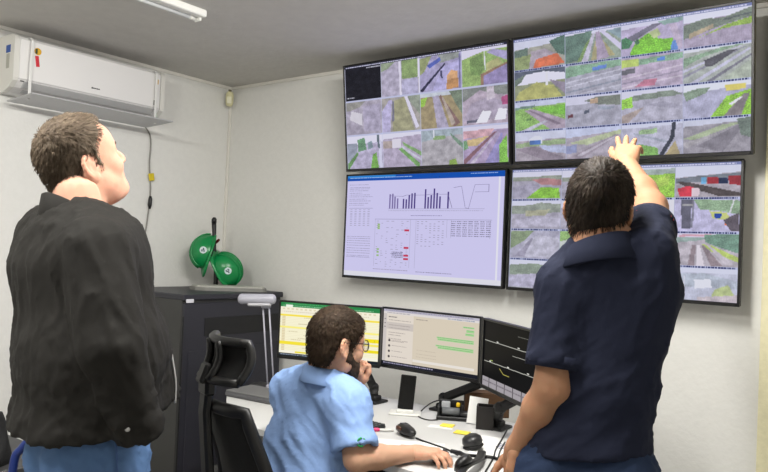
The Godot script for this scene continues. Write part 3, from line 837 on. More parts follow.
func cabinet_and_helmets():
	var x0 := 0.02
	var x1 := 0.70
	var z0 := 0.05
	var z1 := 0.868
	var t = thing("equipment_cabinet", "black steel equipment cabinet in the corner below the hard hats", "cabinet", Vector3((x0 + x1) / 2, 0, (z0 + z1) / 2))
	var w := x1 - x0
	var d := z1 - z0
	var black := grained("cabinet_black", Color(0.155, 0.155, 0.19), 0.45, 6.0, 0.08, 0.6, 0.1)
	var dark := mat("cabinet_dark", Color(0.055, 0.055, 0.065), 0.5)
	obj("body", at_box(Vector3(-0.01, (CABTOP - 0.03) / 2, 0), Vector3(w - 0.024, CABTOP - 0.03, d - 0.01), 0.004), grained("cabinet_grey", Color(0.205, 0.205, 0.20), 0.5, 6.0, 0.08, 0.6, 0.08), t)
	obj("top", at_box(Vector3(0, CABTOP - 0.0175, 0), Vector3(w, 0.035, d), 0.006), black, t)
	obj("plinth", at_box(Vector3(0, 0.03, 0), Vector3(w - 0.02, 0.06, d - 0.02), 0.004), dark, t)
	# front door: a frame about a sunken slot and panel
	var door = obj("door", at_box(Vector3(w / 2 - 0.012, 0.06 + (CABTOP - 0.11) / 2, 0), Vector3(0.02, CABTOP - 0.115, d - 0.016), 0.004), black, t)
	var P: Vector3 = t.position
	var a: Vector3 = Vector3(0.7000, 1.0424, 0.7066) - P
	var b: Vector3 = Vector3(0.7000, 0.9302, 0.0886) - P
	obj("grip_slot", at_box(Vector3(w / 2 - 0.001, (a.y + b.y) / 2, (a.z + b.z) / 2), Vector3(0.004, absf(a.y - b.y), absf(a.z - b.z)), 0.001), dark, door)
	obj("lower_panel", at_box(Vector3(w / 2 + 0.001, 0.46, 0.0), Vector3(0.006, 0.78, d - 0.10), 0.003), black, door)
	var lb: Vector3 = Vector3(0.7000, 1.1490, 0.8232) - P
	obj("label_sticker", at_box(Vector3(w / 2, lb.y, lb.z), Vector3(0.003, 0.022, 0.055), 0.001), mat("label_white", Color(0.82, 0.82, 0.84), 0.5), door)
	obj("hinge_strip", at_box(Vector3(w / 2 - 0.006, 0.56, d / 2 - 0.006), Vector3(0.014, 1.0, 0.012), 0.003), dark, t)

	# grey tray with what leans on it
	var tr = thing("plastic_tray", "flat grey plastic tray lying on the cabinet under the hard hats", "tray", Vector3(0.4734, 1.1860, 0.3318))
	var st := begin()
	var outline := PackedVector2Array([Vector2(-0.22, -0.06), Vector2(-0.16, -0.085), Vector2(0.22, -0.085), Vector2(0.24, -0.06), Vector2(0.24, 0.06), Vector2(0.22, 0.085), Vector2(-0.14, 0.085), Vector2(-0.26, 0.02)])
	var TT := Transform3D(Basis(Vector3(0.64, 0, -0.768), Vector3(-0.768, 0, -0.64), Vector3(0, 1, 0)), Vector3.ZERO)
	prism(st, TT, outline, 0.0, 0.022)
	obj("base", st, mat("tray_grey", Color(0.50, 0.50, 0.48), 0.5), tr)
	st = begin()
	var inner := PackedVector2Array()
	for q in outline: inner.append(q * 0.94)
	prism(st, TT, inner, 0.022, 0.032)
	obj("lid", st, mat("tray_light", Color(0.68, 0.68, 0.65), 0.45), tr)

	# upright stand between the helmets
	var ps = thing("helmet_stand", "black upright stand with a hook between the two green hard hats", "stand", Vector3(0.30, CABTOP, 0.31))
	var hp: Vector3 = ps.position
	st = begin(true)
	tube(st, [Vector3(0, 0, 0), Vector3(0, 0.012, 0), Vector3(0, 0.02, 0)], [0.055, 0.055, 0.02], 18)
	obj("foot", st, mat("black_plastic", Color()), ps)
	var top: Vector3 = Vector3(0.2531, 1.6365, 0.3093) - hp
	st = begin(true)
	tube(st, smooth_path([Vector3(0, 0.01, 0), Vector3(0, 0.12, 0.0), Vector3(top.x * 0.5, 0.24, top.z * 0.5), top]), [0.016, 0.016, 0.016, 0.016, 0.016, 0.016, 0.015, 0.014, 0.013, 0.012, 0.012, 0.012, 0.012, 0.012, 0.012, 0.013, 0.014, 0.016, 0.016], 10)
	obj("post", st, mat("black_plastic", Color()), ps)
	st = begin(true)
	tube(st, [top, top + Vector3(0, 0.025, 0), top + Vector3(0, 0.04, 0)], [0.017, 0.018, 0.008], 10)
	obj("knob", st, mat("black_plastic", Color()), ps)
	st = begin(true)
	var hk: Vector3 = Vector3(0.2961, 1.5131, 0.3111) - hp
	tube(st, smooth_path([hk + Vector3(-0.03, -0.02, 0), hk + Vector3(0.0, -0.005, 0.0), hk + Vector3(0.02, 0.01, 0.0)]), 0.009, 8)
	obj("hook", st, mat("hook_red", Color(0.35, 0.04, 0.06), 0.5), ps)
	var rv := Vector3(0.795, 0, -0.604)
	var up := Vector3.UP
	var tow := Vector3(0.606, 0, 0.796)
	hard_hat("green hard hat hanging tipped against the stand, upper of the two", Vector3(0.2381, 1.4316, 0.3281), -rv * 0.92 + up * 0.30 + tow * 0.35, -up * 0.9 - rv * 0.2 + tow * 0.3, tow + rv * 0.02 + up * 0.15)
	hard_hat("green hard hat lying low at the right of the stand, lower of the two", Vector3(0.3232, 1.3121, 0.2604), rv * 0.90 + up * 0.42 + tow * 0.30, up * 0.8 - rv * 0.4 + tow * 0.2, tow + rv * 0.35 - up * 0.05)

# ------------------------------------------------------------ desk
const DESK := 0.73
func desk():
	var t = thing("desk", "long light grey office desk below the monitors", "desk", Vector3(2.2, 0, 0.95))
	var top := grained("desk_top", Color(0.80, 0.80, 0.795), 0.42, 5.0, 0.15, 0.0, 0.03)
	var st := begin()
	# the front left corner is cut off at a slant
	var edge := PackedVector2Array([Vector2(-0.93, -0.46), Vector2(1.0, -0.46), Vector2(1.0, 0.46), Vector2(-0.45, 0.46), Vector2(-0.93, 0.05)])
	prism(st, Transform3D(Basis(Vector3(1, 0, 0), Vector3(0, 0, 1), Vector3(0, -1, 0)), Vector3(0, DESK, 0)), edge, 0.0, 0.025)
	obj("tabletop", st, top, t)
	var leg := mat("desk_leg", Color(0.62, 0.62, 0.62), 0.5)
	obj("side_panel", at_box(Vector3(0.97, (DESK - 0.025) / 2, 0), Vector3(0.03, DESK - 0.025, 0.8), 0.003), top, t)
	obj("side_panel", at_box(Vector3(-0.90, (DESK - 0.025) / 2, -0.2), Vector3(0.03, DESK - 0.025, 0.45), 0.003), top, t)
	obj("modesty_panel", at_box(Vector3(0.035, 0.5, -0.36), Vector3(1.83, 0.4, 0.018), 0.003), leg, t)

func arm(t, base: Vector3, elbow: Vector3, via: Vector3, head: Vector3):
	var bk := mat("arm_black", Color(0.025, 0.025, 0.028), 0.4)
	var st := begin()
	cbox(st, Transform3D(Basis(), base + Vector3(0, 0.006, 0.0)), Vector3(0.10, 0.012, 0.11), 0.004)
	cbox(st, Transform3D(Basis(), base + Vector3(0, 0.02, 0.0)), Vector3(0.055, 0.03, 0.06), 0.006)
	obj("clamp_base", st, bk, t)
	st = begin(true)
	tube(st, [base + Vector3(0, 0.03, 0), elbow + Vector3(0, -0.005, 0)], 0.021, 12)
	obj("post", st, bk, t)
	for q in [[elbow, via, 0.042], [via, head, 0.034]]:
		st = begin()
		var d: Vector3 = q[1] - q[0]
		cbox(st, frame_of(d, Vector3.UP, (q[0] + q[1]) / 2), Vector3(d.length() + 0.03, q[2], 0.034), 0.010)
		obj("arm_link", st, bk, t)
	st = begin()
	cbox(st, Transform3D(Basis(), elbow), Vector3(0.045, 0.05, 0.045), 0.012)
	obj("arm_joint", st, bk, t)

func monitor(label: String, bl: Vector3, br: Vector3, h: float, tex: Texture2D, glow: float, base: Vector3, elbow: Vector3, via: Vector3):
	var t = thing("computer_monitor", label, "monitor", Vector3(base.x, DESK, base.z), 0.0, "desk monitors")
	var P: Vector3 = t.position
	var x := br - bl
	x.y = 0
	var w := x.length()
	var T := frame_of(x, Vector3.UP, (bl + br) / 2 + Vector3(0, h / 2, 0) - P)
	panel(t, T, w, h, 0.018, 0.009, 0.016, tex, glow)
	var back: Vector3 = T * Vector3(0, -0.02, -0.06)
	var st := begin()
	cbox(st, T * Transform3D(Basis(), Vector3(0, -0.02, -0.055)), Vector3(0.11, 0.11, 0.02), 0.004)
	obj("mount_plate", st, mat("arm_black", Color()), t)
	arm(t, Vector3.ZERO, elbow - P, via - P, back)
	screen_light(t, T, w * 0.96, h * 0.93, Color(1.0, 0.96, 0.88), 0.012 if glow > 0.5 else 0.002)

func monitors():
	var c0 := Vector3(2.004, 0.918, 0.65)
	var c1 := Vector3(2.568, 0.918, 0.65)
	var sheet: Vector3 = Vector3(1.4946, 0.8983, 0.8667)
	var sheet1: Vector3 = Vector3(2.0338, 0.9217, 0.6956)
	var r0: Vector3 = Vector3(2.6218, 0.9232, 0.7257)
	var r1: Vector3 = Vector3(3.0472, 0.9474, 1.0435)
	for q in [sheet, sheet1, r0, r1]: q.y = 0.918
	sheet.y = 0.918; sheet1.y = 0.918; r0.y = 0.918; r1.y = 0.918
	monitor("monitor showing a yellow spreadsheet under a green bar, left of the three", sheet, sheet1, 0.30, spreadsheet(), 1.05, Vector3(1.9568, 0.7300, 0.6276), Vector3(1.9350, 0.7943, 0.6042), Vector3(1.8942, 0.8891, 0.6376))
	monitor("monitor showing a beige chat window with green message bubbles", c0, c1, 0.30, chat(), 0.88, Vector3(2.2963, 0.7300, 0.5125), Vector3(2.3038, 0.7915, 0.5245), Vector3(2.5092, 0.8929, 0.5466))
	monitor("dark monitor showing a black track diagram, next to the man pointing", r0, r1, 0.305, track_plan(), 0.8, Vector3(2.6563, 0.7300, 0.6317), Vector3(2.7213, 0.8456, 0.7360), Vector3(2.8030, 0.8999, 0.7254))

# ------------------------------------------------------------ things on the desk
func sheet_of(called: String, label: String, cat: String, at: Vector3, s: Vector2, turn: float, m: Material, lift := 0.0, thick := 0.0012, group := ""):
	var o = obj(called, at_box(Vector3(0, thick / 2, 0), Vector3(s.x, thick, s.y), 0.0003), m)
	o.position = Vector3(at.x, DESK + lift, at.z)
	o.rotation.y = turn
	return tag(o, label, cat, group)

func cord(label: String, pts: Array, r := 0.003):
	var st := begin(true)
	tube(st, smooth_path(pts), r, 7)
	return tag(obj("cable", st, mat("cable_black", Color(0.02, 0.02, 0.02), 0.45)), label, "cable", "black cables on the desk")

func desk_things():
	var bk := mat("black_plastic", Color())
	var st: SurfaceTool
	# desk lamp
	var lp: Vector3 = Vector3(1.3353, 0.7300, 0.8129)
	var t = thing("desk_lamp", "grey articulated desk lamp with a long cylindrical head before the cabinet", "lamp", lp)
	var head: Vector3 = Vector3(1.4048, 1.2180, 0.9430) - lp
	var lm := mat("lamp_grey", Color(0.62, 0.62, 0.66), 0.4)
	st = begin(true)
	lathe(st, Transform3D(), [Vector2(0, 0), Vector2(0.075, 0.0), Vector2(0.078, 0.01), Vector2(0.06, 0.022), Vector2(0.02, 0.03), Vector2(0, 0.031)], 28)
	obj("base", st, mat("lamp_base", Color(0.12, 0.12, 0.125), 0.45), t)
	var hx := Vector3(0.80, 0.03, -0.60).normalized()
	var low: Vector3 = Vector3(1.4432, 0.7724, 0.8523) - lp
	var high: Vector3 = Vector3(1.4281, 1.1820, 0.8993) - lp
	for s in [-0.016, 0.016]:
		st = begin(true)
		tube(st, [Vector3(low.x, 0.02, low.z) + hx * s, high + hx * s], 0.0045, 8)
		obj("rod", st, lm, t)
	st = begin()
	cbox(st, frame_of(hx, Vector3.UP, Vector3(low.x, 0.025, low.z)), Vector3(0.05, 0.03, 0.03), 0.006)
	obj("joint", st, lm, t)
	st = begin()
	cbox(st, frame_of(hx, Vector3.UP, high + Vector3(0, 0.006, 0)), Vector3(0.05, 0.035, 0.03), 0.006)
	obj("joint", st, lm, t)
	st = begin(true)
	tube(st, [head - hx * 0.098, head - hx * 0.092, head - hx * 0.08, head + hx * 0.08, head + hx * 0.092, head + hx * 0.098], [0.012, 0.022, 0.0275, 0.0275, 0.022, 0.012], 18)
	obj("lamp_head", st, lm, t)
	st = begin()
	cbox(st, frame_of(hx, Vector3.UP, head + hx * 0.015 + Vector3(0, -0.026, 0)), Vector3(0.12, 0.02, 0.04), 0.006)
	obj("diffuser", st, mat("lamp_diffuser", Color(0.72, 0.72, 0.74), 0.4), t)
	# flat case beside the lamp
	t = thing("document_scanner", "low dark grey flat scanner on the desk behind the office chair", "scanner", Vector3(1.50, DESK, 0.98), 0.1)
	obj("body", at_box(Vector3(0, 0.013, 0), Vector3(0.30, 0.026, 0.2), 0.008), mat("scanner_grey", Color(0.3, 0.3, 0.31), 0.5), t)
	obj("lid", at_box(Vector3(0, 0.029, 0), Vector3(0.29, 0.006, 0.19), 0.002), mat("scanner_lid", Color(0.42, 0.42, 0.42), 0.45), t)

	# phone on its dock
	var dk: Vector3 = Vector3(2.2174, 0.7300, 0.7226)
	t = thing("phone_dock", "white charging dock holding the black phone", "dock", dk, 0.55)
	obj("plate", at_box(Vector3(0, 0.005, 0), Vector3(0.15, 0.010, 0.09), 0.004), mat("dock_white", Color(0.84, 0.84, 0.82), 0.4), t)
	obj("lip", at_box(Vector3(0.0, 0.016, 0.022), Vector3(0.085, 0.02, 0.016), 0.005), mat("dock_white", Color()), t)
	st = begin()
	cbox(st, Transform3D(Basis(Vector3(1, 0, 0), -0.28), Vector3(0, 0.06, -0.026)), Vector3(0.05, 0.11, 0.008), 0.003)
	obj("back_rest", st, mat("dock_white", Color()), t)
	t = thing("smartphone", "black smartphone standing upright on the white dock", "phone", dk + Vector3(0, 0.02, 0), 0.55)
	var PT := Transform3D(Basis(Vector3(1, 0, 0), -0.26) * Basis(Vector3(0, 0, 1), -0.06), Vector3(0.0, 0.004, 0.006))
	st = begin()
	cbox(st, PT * Transform3D(Basis(), Vector3(0, 0.08, 0)), Vector3(0.074, 0.16, 0.009), 0.004)
	obj("case", st, bk, t)
	st = begin()
	cbox(st, PT * Transform3D(Basis(), Vector3(0, 0.08, 0.0048)), Vector3(0.068, 0.152, 0.001), 0.0004)
	obj("screen", st, mat("phone_glass", Color(0.03, 0.03, 0.032), 0.12), t)

	# keyboard with separate keys, mostly hidden by the seated man
	var kb: Vector3 = Vector3(2.1766, 0.7300, 1.0443)
	t = thing("keyboard", "dark grey keyboard in front of the spreadsheet monitor", "keyboard", Vector3(kb.x - 0.06, DESK, kb.z + 0.02), -0.04)
	obj("case", at_box(Vector3(0, 0.008, 0), Vector3(0.40, 0.016, 0.135), 0.005), mat("keyboard_case", Color(0.10, 0.11, 0.12), 0.5), t)
	st = begin()
	cbox(st, Transform3D(), Vector3(0.0165, 0.006, 0.0175), 0.002)
	st.generate_normals()
	var keymesh := st.commit()
	for r in 6:
		for c in 20:
			var k = mesh_node("key", keymesh, mat("keyboard_key", Color(0.17, 0.18, 0.19), 0.5), t)
			k.position = Vector3(-0.19 + c * 0.02, 0.018, -0.054 + r * 0.0215)
	# pink marker and pen
	var a: Vector3 = Vector3(2.2878, 0.7300, 1.0988)
	var b: Vector3 = Vector3(2.3253, 0.7300, 1.0709)
	t = thing("highlighter", "pink highlighter lying in front of the keyboard", "pen", Vector3(a.x, DESK, a.z))
	st = begin(true)
	var up8 := Vector3(0, 0.008, 0)
	tube(st, [up8, (b - a) * 0.98 + up8, (b - a) * 1.15 + up8], [0.008, 0.008, 0.005], 10)
	obj("barrel", st, mat("pink", Color(0.80, 0.22, 0.42), 0.4), t)
	st = begin(true)
	tube(st, [(b - a) * 1.15 + up8, (b - a) * 2.4 + up8], 0.006, 10)
	obj("cap", st, mat("dock_white", Color()), t)

	# radio microphone
	var mc: Vector3 = Vector3(2.4537, 0.7300, 1.0392)
	t = thing("radio_microphone", "black hand microphone lying on the desk beside the mouse hand", "microphone", mc, -0.5)
	st = begin(true)
	var rings := []
	for q in [[-0.055, 0.022, 0.014], [-0.05, 0.03, 0.02], [-0.02, 0.033, 0.023], [0.02, 0.028, 0.02], [0.045, 0.02, 0.014], [0.06, 0.01, 0.009]]:
		var ring := PackedVector3Array()
		for k in 16:
			var an := TAU * k / 16
			ring.append(Vector3(q[0], 0.023 + q[2] * sin(an), q[1] * cos(an)))
		rings.append(ring)
	loft(st, rings)
	obj("body", st, bk, t)
	obj("talk_button", at_box(Vector3(-0.02, 0.03, 0.03), Vector3(0.04, 0.016, 0.010), 0.003), mat("brown_plastic", Color(0.30, 0.16, 0.09), 0.5), t)
	st = begin()
	for k in 4: cbox(st, Transform3D(Basis(), Vector3(-0.042 + 0.012 * k, 0.0455 - absf(k - 1.5) * 0.001, 0)), Vector3(0.004, 0.003, 0.03), 0.001)
	obj("grille", st, mat("grille_grey", Color(0.25, 0.25, 0.26), 0.5), t)

	# mouse under the hand
	var ms: Vector3 = Vector3(2.7460, 0.7300, 1.2338)
	t = thing("computer_mouse", "black mouse under the seated man's right hand", "mouse", ms, 0.25)
	st = begin(true)
	rings = []
	for i in 9:
		var z := -0.055 + 0.11 * i / 8.0
		var k := sqrt(maxf(1.0 - pow(z / 0.058, 2.0), 0.03))
		var ring := PackedVector3Array()
		for q in 16:
			var an := TAU * q / 16
			ring.append(Vector3(0.031 * k * cos(an), maxf(0.002, 0.010 + 0.024 * (0.6 + 0.4 * k) * sin(an)), z))
		rings.append(ring)
	loft(st, rings)
	obj("body", st, bk, t)
	st = begin(true)
	tube(st, [Vector3(-0.003, 0.03, -0.032), Vector3(0.003, 0.03, -0.032)], 0.009, 12)
	obj("wheel", st, mat("grille_grey", Color()), t)

	# headset with a round ear cup
	var hs: Vector3 = Vector3(2.7473, 0.7300, 1.0090)
	t = thing("headset", "black headset with a round dark grey ear cup on the desk", "headset", hs)
	var hp := hs
	var tilt := Transform3D(Basis(Vector3(0.6, 0, 0.8).normalized(), 0.25), Vector3(0, 0.03, 0))
	st = begin(true)
	lathe(st, tilt, [Vector2(0, -0.012), Vector2(0.036, -0.012), Vector2(0.041, -0.002), Vector2(0.038, 0.016), Vector2(0.024, 0.026), Vector2(0, 0.028)], 24)
	obj("ear_cup", st, mat("cup_grey", Color(0.10, 0.10, 0.105), 0.38), t)
	st = begin(true)
	lathe(st, tilt, [Vector2(0, -0.026), Vector2(0.034, -0.026), Vector2(0.042, -0.018), Vector2(0.036, -0.01)], 24)
	obj("ear_pad", st, mat("black_cloth", Color()), t)
	st = begin(true)
	tube(st, smooth_path([Vector3(2.8315, 0.7500, 1.0806) - hp, Vector3(2.8857, 0.7600, 1.2000) - hp, Vector3(2.9064, 0.7700, 1.2935) - hp, Vector3(2.9183, 0.7700, 1.3610) - hp, Vector3(2.9345, 0.7600, 1.4199) - hp, Vector3(2.9714, 0.7500, 1.4801) - hp]), 0.013, 8, Vector2(1.3, 0.6))
	obj("headband", st, bk, t)
	st = begin(true)
	lathe(st, Transform3D(Basis(Vector3(0, 0, 1), 1.0), Vector3(2.9008, 0.7750, 1.3387) - hp), [Vector2(0, -0.014), Vector2(0.036, -0.012), Vector2(0.038, 0.006), Vector2(0.02, 0.02), Vector2(0, 0.022)], 20)
	obj("ear_cup", st, bk, t)
	st = begin(true)
	tube(st, smooth_path([Vector3(2.8330, 0.7450, 1.1283) - hp, Vector3(2.8082, 0.7500, 1.1600) - hp, Vector3(2.7696, 0.7500, 1.1536) - hp, Vector3(2.7401, 0.7500, 1.1558) - hp]), [0.006, 0.006, 0.006, 0.006, 0.006, 0.006, 0.006, 0.006, 0.007, 0.008, 0.009, 0.009, 0.008, 0.008, 0.008, 0.008, 0.008, 0.008, 0.008], 8)
	obj("microphone_boom", st, bk, t)

	# papers
	var white := mat("paper", Color(0.88, 0.88, 0.87), 0.8)
	sheet_of("paper_sheet", "white sheet of paper under the hand microphone", "paper", Vector3(2.5519, 0.7300, 1.1911), Vector2(0.30, 0.21), 0.5, white)
	sheet_of("paper_sheet", "white paper strip lying beside the yellow sticky notes", "paper", Vector3(2.4713, 0.7300, 0.8043), Vector2(0.11, 0.05), 0.35, white)
	t = thing("printed_paper", "white printed paper lying beside the hand of the man pointing", "paper", Vector3(2.8133, 0.7300, 0.9003), 0.35)
	obj("sheet", at_box(Vector3(0, 0.001, 0), Vector3(0.21, 0.002, 0.28), 0.0004), white, t)
	st = begin()
	for k in 4: cbox(st, Transform3D(Basis(), Vector3(0.03, 0.0023, -0.04 + k * 0.022)), Vector3(0.07 + 0.012 * (k % 3), 0.0006, 0.008), 0.0002)
	obj("print", st, mat("print_blue", Color(0.22, 0.24, 0.40), 0.7), t)
	var yl := mat("sticky_yellow", Color(0.92, 0.84, 0.30), 0.75)
	sheet_of("sticky_note", "yellow sticky note in front of the black desk tray", "note", Vector3(2.4841, 0.7400, 0.7717), Vector2(0.058, 0.05), 0.3, yl, 0.002, 0.004, "yellow sticky notes")
	sheet_of("sticky_note", "yellow sticky note nearer the pen box, lower of the two", "note", Vector3(2.5937, 0.7400, 0.8297), Vector2(0.062, 0.05), 0.2, yl, 0.002, 0.004, "yellow sticky notes")

	# black tray with a tape dispenser and small things, a pen box, note paper, a cardboard box
	var tp: Vector3 = Vector3(2.4358, 0.7300, 0.6283)
	t = thing("desk_organizer", "black desk organizer holding a grey roll below the chat monitor", "organizer", tp, 0.5)
	obj("tray", at_box(Vector3(0, 0.009, 0), Vector3(0.17, 0.018, 0.09), 0.004), bk, t)
	obj("back_wall", at_box(Vector3(-0.02, 0.045, -0.038), Vector3(0.12, 0.07, 0.012), 0.004), bk, t)
	obj("divider", at_box(Vector3(-0.075, 0.035, 0.0), Vector3(0.012, 0.05, 0.08), 0.004), bk, t)
	obj("divider", at_box(Vector3(0.03, 0.04, -0.01), Vector3(0.012, 0.06, 0.06), 0.004), bk, t)
	st = begin(true)
	tube(st, [Vector3(-0.06, 0.038, 0.018), Vector3(0.02, 0.038, 0.018)], 0.018, 16)
	obj("tape_roll", st, mat("tape_grey", Color(0.36, 0.37, 0.38), 0.35), t)
	st = begin(true)
	tube(st, [Vector3(0.025, 0.03, 0.02), Vector3(0.075, 0.03, 0.03)], [0.016, 0.014], 12)
	obj("stapler", st, mat("cup_grey", Color()), t)
	obj("white_block", at_box(Vector3(-0.045, 0.062, -0.01), Vector3(0.04, 0.03, 0.02), 0.003), mat("block_grey", Color(0.62, 0.63, 0.64), 0.5), t)
	obj("yellow_clip", at_box(Vector3(0.012, 0.066, 0.0), Vector3(0.018, 0.022, 0.014), 0.004), mat("clip_yellow", Color(0.85, 0.70, 0.06), 0.5), t)
	var pb: Vector3 = Vector3(2.6183, 0.7300, 0.6723)
	t = thing("pen_box", "dark brown open pen box beside the sticky notes", "box", pb, 0.45)
	var pbm := mat("box_brown", Color(0.075, 0.055, 0.045), 0.55)
	for w in [["side", Vector3(0, 0.05, 0.034), Vector3(0.075, 0.10, 0.006)], ["side", Vector3(0, 0.05, -0.034), Vector3(0.075, 0.10, 0.006)], ["side", Vector3(0.036, 0.05, 0), Vector3(0.006, 0.10, 0.062)], ["side", Vector3(-0.036, 0.05, 0), Vector3(0.006, 0.10, 0.062)], ["bottom", Vector3(0, 0.004, 0), Vector3(0.07, 0.008, 0.062)]]:
		obj(w[0], at_box(w[1], w[2], 0.001), pbm, t)
	var npx: Vector3 = Vector3(2.5563, 0.7300, 0.6349)
	t = thing("note_paper", "white note paper standing upright in front of the cardboard box", "paper", npx, 0.62)
	st = begin()
	cbox(st, Transform3D(Basis(Vector3(1, 0, 0), -0.2) * Basis(Vector3(0, 0, 1), -0.12), Vector3(0, 0.06, 0)), Vector3(0.085, 0.12, 0.006), 0.001)
	obj("pad", st, white, t)
	var cb: Vector3 = Vector3(2.5310, 0.7300, 0.4960)
	t = thing("cardboard_box", "small brown cardboard box behind the pen box and the black monitor", "box", cb, 0.6)
	var card := grained("cardboard", Color(0.36, 0.255, 0.16), 0.85, 9.0, 0.05, 0.8, 0.12)
	obj("body", at_box(Vector3(0.0, 0.055, -0.06), Vector3(0.21, 0.11, 0.09), 0.003), card, t)
	for s in [-1, 1]:
		st = begin()
		cbox(st, Transform3D(Basis(Vector3(1, 0, 0), 0.05 * s), Vector3(0, 0.112, -0.06 + s * 0.022)), Vector3(0.205, 0.003, 0.043), 0.001)
		obj("flap", st, card, t)

	# cables
	cord("black cable looping from the phone dock to the desk organizer", [Vector3(2.2541, 0.7330, 0.7011), Vector3(2.3427, 0.7330, 0.7480), Vector3(2.3853, 0.7330, 0.7294), Vector3(2.3887, 0.7400, 0.6845), Vector3(2.3209, 0.7668, 0.5360)])
	cord("black cable arching behind the desk organizer", [Vector3(2.2503, 0.7330, 0.6451), Vector3(2.2774, 0.7671, 0.6194), Vector3(2.2858, 0.7795, 0.5630), Vector3(2.3059, 0.7818, 0.5226)])
	cord("black microphone cord running from the hand microphone towards the headset", [Vector3(2.5087, 0.7350, 1.0532), Vector3(2.5506, 0.7330, 1.0638), Vector3(2.6012, 0.7330, 1.0743), Vector3(2.6797, 0.7330, 1.0940), Vector3(2.7562, 0.7330, 1.1300)], 0.004)
	cord("black cable curving down past the hand of the man pointing", [Vector3(2.7329, 0.7450, 0.6855), Vector3(2.7699, 0.7350, 0.8010), Vector3(2.8226, 0.7340, 0.9514), Vector3(2.8618, 0.7330, 1.0405), Vector3(2.9006, 0.7330, 1.1429), Vector3(2.9425, 0.7330, 1.2628)], 0.0035)
	cord("thick black cable running from the headset to the right", [Vector3(2.8301, 0.7370, 1.0924), Vector3(2.8639, 0.7370, 1.0761), Vector3(2.8955, 0.7370, 1.0799), Vector3(2.9443, 0.7370, 1.1174), Vector3(2.9878, 0.7370, 1.1237)], 0.006)
	cord("thin black cable crossing the printed paper", [Vector3(2.8028, 0.7360, 0.8376), Vector3(2.8508, 0.7360, 0.9717), Vector3(2.9121, 0.7360, 1.1109), Vector3(2.9454, 0.7360, 1.2105), Vector3(2.9808, 0.7340, 1.2896)], 0.003)

